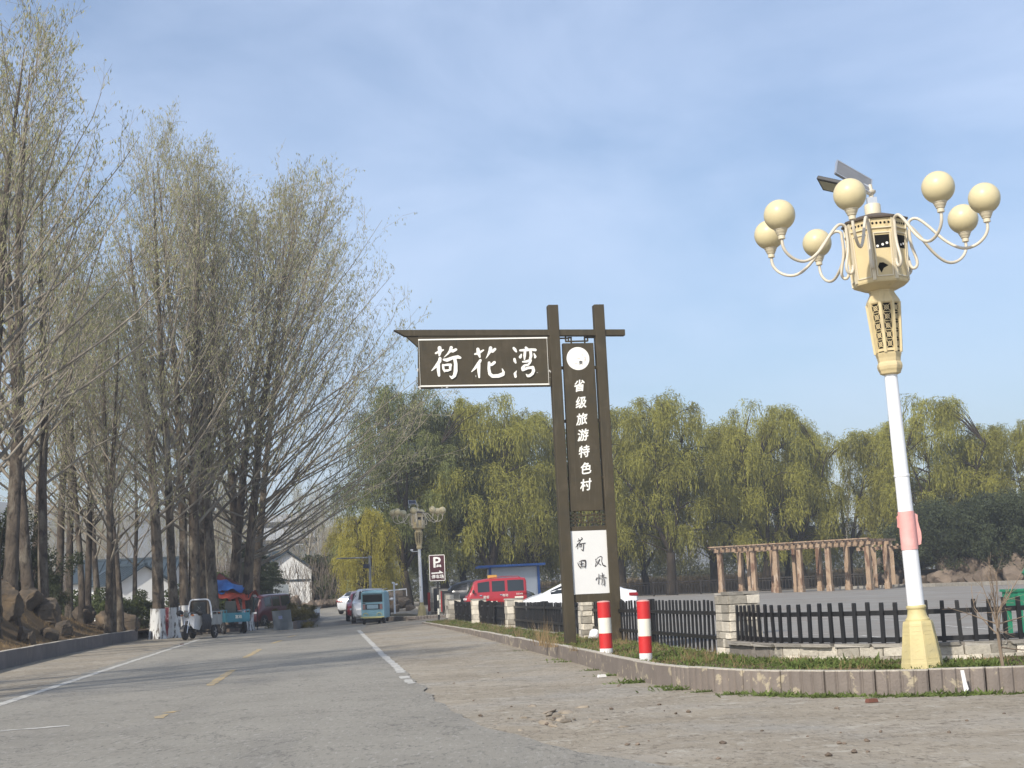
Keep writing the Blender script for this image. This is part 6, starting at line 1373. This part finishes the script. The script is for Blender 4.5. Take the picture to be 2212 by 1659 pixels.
WLB = {965: 'dark green willow behind the parking sign', 915: 'dark willow filling the gap behind the far street lamp', 1072: 'yellow green willow rising behind the white shed', 1160: 'willow seen under the right end of the name board', 1345: 'willow seen just right of the tall brown posts', 1450: 'pointed tall willow behind the forked trunk at the railing', 1545: 'lower willow behind the left end of the pergola', 1655: 'broad willow behind the middle of the pergola',
       1745: 'willow behind the right half of the pergola', 1835: 'thin willow beside the upper lamp pole, left of it', 1925: 'willow directly behind the near lamp pole', 2030: 'highest willow of the belt, above the rock garden', 2140: 'willow above the junipers next to the highest one', 1010: 'willow between the far lamp and the red minibus'}
def top_h(px, py, Y): return P(px, py, Y)[2]
for i, (px, pyt, Y, var, lab) in enumerate(((884, 812, 119, WD[0], 'tall dark green willow behind the far street lamp'), (965, 850, 122, WD[1], None), (915, 870, 126, WD[1], None), (1072, 838, 120, WL[1], None), (1010, 900, 128, WD[0], None), (1160, 880, 124, WL[0], None), (1255, 900, 128, WD[1], None), (1345, 875, 124, WL[2], None), (1450, 840, 121, WL[3], None), (1545, 905, 127, WL[2], None),
                                        (1655, 858, 124, WL[1], None), (1745, 890, 126, WL[3], None), (1835, 925, 131, WL[2], None), (1925, 915, 130, WL[0], None), (2030, 842, 122, WL[1], None), (2140, 905, 124, WL[3], None), (2235, 893, 120, WL[1], None), (2330, 880, 124, WL[0], None), (1110, 930, 133, WL[0], None), (1400, 930, 136, WD[1], None), (1600, 930, 138, WD[0], None), (1700, 960, 136, WD[1], None), (2085, 940, 134, WD[0], None))):
    x = at(px, Y); z = T(x, Y); h = var['H'] if 'H' in var else {id(WL[0]): 15, id(WL[1]): 15, id(WL[2]): 13, id(WL[3]): 15, id(WD[0]): 17, id(WD[1]): 15.5}[id(var)]
    s = (top_h(px, pyt, Y) - z) / h * .97
    put_tree('willow_tree', var, (x, Y, z - .1), lab or WLB.get(px, 'weeping willow with fresh yellow green strands at the car park edge'), group=None if lab else 'willow belt beyond the car park', rz=i * 1.37, s=(min(s * 1.18, 1.3), min(s * 1.18, 1.3), s))
x = at(796, 110); put_tree('willow_tree', WY, (x, 110, T(x, 110)), 'bright yellow weeping willow at the road bend', s=(top_h(796, 1095, 110) - T(x, 110)) / 10 * .97, rz=.6)
x = at(768, 132); put_tree('willow_tree', WY, (x, 132, T(x, 132)), 'paler yellow willow half hidden left of the bright one', s=.78, rz=2.6)

# ------------------------------------------------------------------ bushes and evergreens
def bush(seed, W, H, leafm, n=5200, lobes=16, ln=.16, wd=.08, stemm=None, base=.0):
    R = np.random.default_rng(seed); cs = []
    L_ = [(R.normal(size=3) * np.array([W * .24, W * .24, H * .22]) + np.array([0, 0, H * (.48 + base)]), R.uniform(.15, .30)) for _ in range(lobes)]
    for c_, r_ in L_:
        k = n // lobes; d = norm(R.normal(size=(k, 3))); rad = r_ * np.array([W, W, H]) * .62 * (R.uniform(0, 1, (k, 1)) ** .35) * (1 + .25 * np.sin(d[:, :1] * 5 + d[:, 2:] * 4)); cs.append(c_ + d * rad)
    c_ = np.concatenate(cs); c_ = c_[c_[:, 2] > .05]; lf = FB(); lf.quads(leaf_quads(c_, R.normal(size=c_.shape) + np.array([0, 0, .3]), R.uniform(.6, 1.3, len(c_)) * ln, R.uniform(.6, 1.3, len(c_)) * wd, R))
    st = MB()
    for k in range(5):
        az = k * 1.3; st.tube(grow(np.array([0, 0, -.1]), np.array([math.cos(az) * .5, math.sin(az) * .5, 1]), H * .6, 4, .1, .1, R), np.linspace(.05, .015, 5) * max(.5, H / 3), 5, cap=False)
    me = bpy.data.meshes.new('stems'); me.from_pydata(st.arr().tolist(), [], st.f); me.materials.append(M_barkd)
    return dict(stems=me, foliage=lf.mesh('foliage', leafm))
def cedar(seed, H, W):
    R = np.random.default_rng(seed); lf = FB(); tb_ = MB(); tb_.tube([(0, 0, -.2), (0, 0, H * .5), (0.05, 0, H)], [.2, .12, .02], 8); cs, ax = [], []
    nt_ = 13
    for k in range(nt_):
        u = k / (nt_ - 1); z = H * (.12 + .84 * u); R_ = W / 2 * (1 - u) ** .8 + .2
        for j in range(8):
            az = j * .785 + k * .5 + R.normal() * .2; d = np.array([math.cos(az), math.sin(az), .18]); n = 9; t = np.linspace(.05, 1, n); Lb = R_ * R.uniform(.7, 1.15)
            pts = np.array([0, 0, z]) + np.outer(t * Lb, d) - np.outer(.28 * Lb * t ** 2, [0, 0, 1]); tb_.tube(pts[[0, 4, 8]], [.035, .02, .008], 4, cap=False)
            for p in pts:
                m_ = 16; cs.append(p + R.normal(size=(m_, 3)) * np.array([.16, .16, .07])); ax.append(np.tile(d, (m_, 1)) + R.normal(size=(m_, 3)) * .8)
    c_ = np.concatenate(cs); lf.quads(leaf_quads(c_, np.concatenate(ax), R.uniform(.12, .26, len(c_)), R.uniform(.04, .09, len(c_)), R))
    me = bpy.data.meshes.new('trunk'); me.from_pydata(tb_.arr().tolist(), [], tb_.f); me.materials.append(M_barkd)
    return dict(trunk=me, foliage=lf.mesh('foliage', M_conif))
BO = ('stems', 'foliage')
CD = [cedar(71, 6.5, 5.2), cedar(72, 5.0, 4.0)]
for px, Y, v, s, lab in ((560, 90, 0, .72, 'dark layered cedar beside the market stall'), (536, 98, 1, 1.0, 'smaller dark cedar seen between poplar trunks'), (592, 102, 1, .72, 'low dark evergreen in front of the white gabled house')):
    x = at(px, Y); put_tree('cedar_tree', CD[v], (x, Y, T(x, Y)), lab, s=s, order=('trunk', 'foliage'))
BG = [bush(81, 4.5, 4.2, M_bush, 9000, 34, .20, .09), bush(82, 5.5, 5.0, M_bush, 10000, 38, .20, .09), bush(83, 3.0, 2.2, M_bush, 4200, 16, .16, .07)]
for i, (px, Y, v, s) in enumerate(((655, 122, 0, 1.0), (685, 126, 1, .95), (722, 124, 1, .9), (752, 128, 0, 1.05), (640, 130, 1, .8), (705, 119, 2, 1.1))):
    x = at(px, Y); put_tree('evergreen_bush', BG[v], (x, Y, T(x, Y)), 'rounded olive green bush in the thicket at the far road end', 'bush', 'thicket at the far road end', i * 1.1, s, order=BO)
for i, (px, Y, v, s) in enumerate(((290, 72, 2, .85), (318, 74, 2, .7), (265, 70, 2, .75), (430, 86, 2, 1.3), (475, 88, 2, 1.4), (505, 84, 2, 1.1), (200, 78, 2, 1.1), (160, 80, 2, 1.1))):
    x = at(px, Y); put_tree('evergreen_bush', BG[v], (x, Y, TB(x, Y) - .1), 'olive green shrub growing between the poplars and the white houses', 'bush', 'shrubs before the houses', i * 2.1, s, order=BO)
JU = [bush(91, 6.5, 5.0, M_conif, 16000, 44, .22, .07), bush(92, 4.0, 4.6, M_conif, 11000, 34, .18, .06)]
for i, (px, Y, v, s, dz) in enumerate(((1985, 106, 0, .95, .8), (2055, 103, 0, 1.0, 1.0), (2120, 102, 0, .95, .9), (2190, 99, 0, 1.05, .9), (2262, 97, 0, 1.0, .8), (1945, 110, 1, .9, .2), (2090, 109, 0, 1.1, 1.0), (2165, 108, 0, 1.15, 1.0))):
    x = at(px, Y); put_tree('juniper_bush', JU[v], (x, Y, T(x, Y) + dz), 'broad dark juniper growing above the rock garden', 'bush', 'junipers above the rock garden', i * 1.9, s, order=BO)
for px, Y, s, lab in ((62, 55, .66, 'dark pine sapling between the trunks on the bank'), (-10, 54, .8, 'dark evergreen at the foot of the bank poplars on the far left'), (105, 60, .45, 'small dark evergreen on the bank crest')):
    x = at(px, Y); put_tree('evergreen_bush', JU[1], (x, Y, TB(x, Y) - .2), lab, 'bush', None, px, s, order=BO)
# rock garden soil behind the rocks
rg_ = MB(); v = []
for px, Y in ((1890, 107), (1960, 105.5), (2040, 103), (2120, 100), (2300, 93)):
    x = at(px, Y); z = T(x, Y); v += [(x, Y, z - .1), (x + .8, Y + 3.5, z + 1.1), (x + 2.2, Y + 11, z + 1.2), (x + 3, Y + 16, z - .2)]
rg_.add(v, [(i * 4 + j, (i + 1) * 4 + j, (i + 1) * 4 + j + 1, i * 4 + j + 1) for i in range(4) for j in range(3)])
tag(obj('rock_garden_mound', rg_, M_bank, smooth_=80), kind='structure')
YB = bush(95, 2.2, 1.25, M_bushy, 5200, 18, .16, .03)
for px, Y, s in ((640, 74, 1.0), (625, 76, .9), (655, 78, .9)):
    x = at(px, Y); put_tree('broom_bush', YB, (x, Y, T(x, Y) - .05), 'yellowish bushy shrub beside the leaning grey board', 'bush', 'shrubs by the grey board', px, s, order=BO)
# bare shrub by the curved fence
R = np.random.default_rng(5); bs = MB(); tw = FB(); a_, b_ = [], []
st = grow(np.array([0, 0, -.1]), np.array([-.05, 0, 1]), .75, 5, .1, .05, R); bs.tube(st, np.linspace(.022, .014, 6), 6)
for k in range(16):
    p, d = interp(st, R.uniform(.3, 1)); q = grow(p, norm(d + R.normal(size=3) * .7), R.uniform(.4, .8), 5, .3, .12, R); bs.tube(q, np.linspace(.009, .003, 6), 4, cap=False)
    for j in range(9):
        p2, d2 = interp(q, R.uniform(.2, 1)); e = p2 + norm(d2 + R.normal(size=3) * .8) * R.uniform(.08, .25); a_.append(p2); b_.append(e)
tw.quads(ribbons(np.array(a_), np.array(b_), .006, R))
p = G(2183, 1440, .27); r = thing('bare_shrub', 'leafless twiggy shrub in the bed at the curved fence', 'shrub', (p[0], p[1] + .25, .25))
ms = mat('shrub_twig', (.21, .16, .115), .9, .2, 5); obj('stems', bs, ms, r); obj('twigs', None, None, r, mesh=tw.mesh('twigs', ms))

# ------------------------------------------------------------------ ground cover
def blades(pts, h, w, R, lean=.5):
    pts = np.asarray(pts); N = len(pts); h = np.broadcast_to(h, (N,))[:, None]; w = np.broadcast_to(w, (N,))[:, None]; az = R.uniform(0, 6.283, N); s = np.c_[np.cos(az), np.sin(az), 0 * az]
    ln = R.normal(size=(N, 3)) * lean; ln[:, 2] = 1; tip = pts + norm(ln) * h; mid = pts + norm(ln * np.array([.5, .5, 1])) * h * .55
    return np.stack([pts - s * w / 2, pts + s * w / 2, tip + s * w * .05, tip - s * w * .05], 1) if w.max() < .012 else np.stack([pts, mid + s * w / 2, tip, mid - s * w / 2], 1)
R = np.random.default_rng(77); pts = []; dry = []
rows_ = np.array(BED_ROWS)
for i in range(len(rows_) - 1):
    y = rows_[i, 0, 1]; near = 1 if y < 32 else .35
    for _ in range(int(520 * near)):
        j = R.integers(0, 7); t, s = R.random(2); p = (rows_[i, j] * (1 - t) + rows_[i + 1, j] * t) * (1 - s) + (rows_[i, j + 1] * (1 - t) + rows_[i + 1, j + 1] * t) * s
        g_ = vnoise(p[0], p[1], 1.6, 9) + .6 * vnoise(p[0], p[1], 5, 10)
        if g_ + R.normal() * .5 > -.25: pts.append(p)
        elif R.random() < .5: dry.append(p)
pts = np.array(pts); dry = np.array(dry)
f_ = FB(); f_.quads(blades(pts, R.uniform(.025, .08, len(pts)), R.uniform(.010, .024, len(pts)), R, .9)); o = obj('bed_weeds', None, None, mesh=f_.mesh('bed_weeds', M_grass)); tag(o, 'low green weeds covering the roadside bed', 'weeds', kind='stuff')
f_ = FB(); f_.quads(blades(dry, R.uniform(.03, .13, len(dry)), .008, R, .6)); o = obj('bed_dry_grass', None, None, mesh=f_.mesh('bed_dry_grass', M_drygrass)); tag(o, 'dry grass stalks among the weeds of the bed', 'grass', kind='stuff')
# leafy clumps at the kerb
def clump_mesh(seed, n=110, h=.085, w=.017):
    R = np.random.default_rng(seed); d = R.normal(size=(n, 3)); d[:, 2] = R.uniform(.4, 1.4, n); d = norm(d); ln = R.uniform(.6, 1.2, n) * h; f_ = FB(); st = R.normal(size=(n, 3)) * np.array([.09, .04, 0]); st[:, 2] = 0
    f_.quads(leaf_quads(st + d * ln[:, None] * .5, d, ln, R.uniform(.6, 1.2, n) * w, R)); return f_.mesh('weed_clump', M_grass)
CL = [clump_mesh(i) for i in range(4)]
wl = [(1290, 1462), (1330, 1470), (1440, 1494), (1530, 1495), (1655, 1507), (1700, 1508), (1815, 1508), (1840, 1506), (1910, 1508), (1945, 1505), (1990, 1505), (2130, 1504), (2180, 1500), (1230, 1443), (1180, 1432), (1120, 1410), (1095, 1404), (1060, 1393), (1040, 1388), (1020, 1383), (1000, 1378), (1075, 1397), (1140, 1416), (1215, 1440), (1385, 1483), (1480, 1500), (1600, 1504), (1740, 1510), (2060, 1506)]
for i, (px, py) in enumerate(wl):
    p = G(px, py); s = R.uniform(.6, 1.35)
    kq = min((q for seg in walk(kerb_path, .2) for q in seg), key=lambda q: abs((q[0] - p[0]) * p[1] - (q[1] - p[1]) * p[0]) / 20 + .02 * np.hypot(*(q - p[:2]))); p = np.array([kq[0] - .06, kq[1] - .09, 0]); o = obj('weed_clump', None, None, mesh=CL[i % 4]); o.location = (p[0], p[1] - .02, -.02); o.scale = (s * 1.5, s, s * .85); o.rotation_euler.z = R.uniform(-.4, .4); tag(o, 'green leafy weed clump growing at the foot of the kerb', 'weed', 'weeds along the kerb foot')
for i, (px, py, s) in enumerate(((1650, 1432, 1.1), (1740, 1437, 1.3), (1785, 1436, 1.8), (1760, 1440, 1.2), (1840, 1440, 1.2), (1872, 1437, 1.5), (1930, 1441, 1.0), (2095, 1438, 1.3), (2050, 1440, 1.0), (2140, 1436, 1.0), (1450, 1425, 1.0), (1520, 1428, 1.1), (1700, 1436, 1.0), (1610, 1430, 1.0))):
    p = G(px, py, .27); o = obj('weed_clump', None, None, mesh=CL[i % 4]); o.location = (p[0], p[1] + .12, .25); o.scale = (s * 1.4, s, s); tag(o, 'taller green weed clump growing in the roadside bed', 'weed', 'weed clumps in the bed')
# dry tussocks
TU = []
for sd_ in range(3):
    Rq = np.random.default_rng(200 + sd_); st = Rq.normal(size=(60, 3)) * np.array([.06, .06, 0]); f_ = FB(); f_.quads(blades(st, Rq.uniform(.12, .42, 60), .007, Rq, .32)); TU.append(f_.mesh('dry_tussock', M_drygrass))
for i, (px, py, s) in enumerate(((1178, 1392, 1.6), (1190, 1396, 1.3), (1165, 1385, 1.2), (1350, 1395, .9), (1490, 1428, .9), (1530, 1432, .8), (1100, 1360, .9), (1240, 1404, .6), (1855, 1438, .6), (1120, 1375, .8))):
    p = G(px, py, .26); o = obj('dry_tussock', None, None, mesh=TU[i % 3]); o.location = (p[0], p[1], .24); o.scale = (s, s, s); tag(o, 'dry straw coloured grass tussock in the roadside bed', 'tussock', 'dry tussocks in the bed')
# dry grass of the bank
bp_ = []
for _ in range(26000):
    y = R.uniform(28, 66); s = abs(R.normal()) * 2.6 + .05; x = lk_x(y) - .1 - s
    if s < 8 and vnoise(x, y, 1.3, 12) + R.normal() * .4 > .1: bp_.append((x, y, bank_z(x, y) - .01))
bp_ = np.array(bp_); f_ = FB(); f_.quads(blades(bp_, R.uniform(.05, .22, len(bp_)), .011, R, .8)); o = obj('bank_grass', None, None, mesh=f_.mesh('bank_grass', mat('bank_dry_grass', (.235, .165, .085), .85, .35, .8, spec=.15, trans=.2))); tag(o, 'dry brown grass covering the rocky bank', 'grass', kind='stuff')
# dry reeds beyond the railing
rp_ = []
for _ in range(26000):
    px = R.uniform(1080, 1950); Y = R.uniform(136, 152); x = (px - CX) / FPX * Y; rp_.append((x, Y, T(x, Y) - .05))
rp_ = np.array(rp_); f_ = FB(); f_.quads(blades(rp_, R.uniform(.8, 1.9, len(rp_)), .06, R, .12)); o = obj('dry_reeds', None, None, mesh=f_.mesh('dry_reeds', M_reed)); tag(o, 'belt of dry straw coloured reeds beyond the railing', 'reeds', kind='stuff')
# undergrowth behind the willows, reads as one mass
ub = []
cs = []
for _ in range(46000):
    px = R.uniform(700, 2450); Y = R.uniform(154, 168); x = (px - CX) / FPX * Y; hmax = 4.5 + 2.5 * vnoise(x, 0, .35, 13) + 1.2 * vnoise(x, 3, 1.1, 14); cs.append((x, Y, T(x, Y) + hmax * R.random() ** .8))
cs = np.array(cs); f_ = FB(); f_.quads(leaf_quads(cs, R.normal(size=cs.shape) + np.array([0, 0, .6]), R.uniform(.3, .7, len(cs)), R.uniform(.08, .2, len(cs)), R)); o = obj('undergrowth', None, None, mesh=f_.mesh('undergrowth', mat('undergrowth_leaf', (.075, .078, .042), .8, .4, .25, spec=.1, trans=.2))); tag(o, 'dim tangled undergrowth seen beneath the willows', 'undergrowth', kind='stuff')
# brown thicket of brush behind the left wood
a_, b_ = [], []
for _ in range(30000):
    px = R.uniform(-80, 800); Y = R.uniform(110, 200); x = (px - CX) / FPX * Y; z = T(x, Y); p = np.array([x, Y, z + R.uniform(0, 3.0)]); a_.append(p); b_.append(p + np.array([R.normal() * .35, R.normal() * .35, R.uniform(.5, 1.8)]))
f_ = FB(); f_.quads(ribbons(np.array(a_), np.array(b_), .035, R)); o = obj('brushwood', None, None, mesh=f_.mesh('brushwood', mat('brush_twig', (.145, .12, .095), .9, .25, .5, spec=.1))); tag(o, 'grey brown brushwood filling the far wood', 'brushwood', kind='stuff')
# ------------------------------------------------------------------ spring haze
hb = MB().box((0, 300, 34.0), (1500, 760, 72.0))
hz = obj('haze', hb, None or bpy.data.materials.new('haze_air'))
hm = bpy.data.materials['haze_air']; hm.use_nodes = True; ht = hm.node_tree; ht.nodes.clear()
pv = ht.nodes.new('ShaderNodeVolumePrincipled'); pv.inputs['Density'].default_value = 0.001; pv.inputs['Color'].default_value = (.86, .90, .96, 1); pv.inputs['Anisotropy'].default_value = .2
ou = ht.nodes.new('ShaderNodeOutputMaterial'); ht.links.new(pv.outputs[0], ou.inputs['Volume'])
tag(hz, 'thin spring haze in the air', 'haze', kind='stuff')
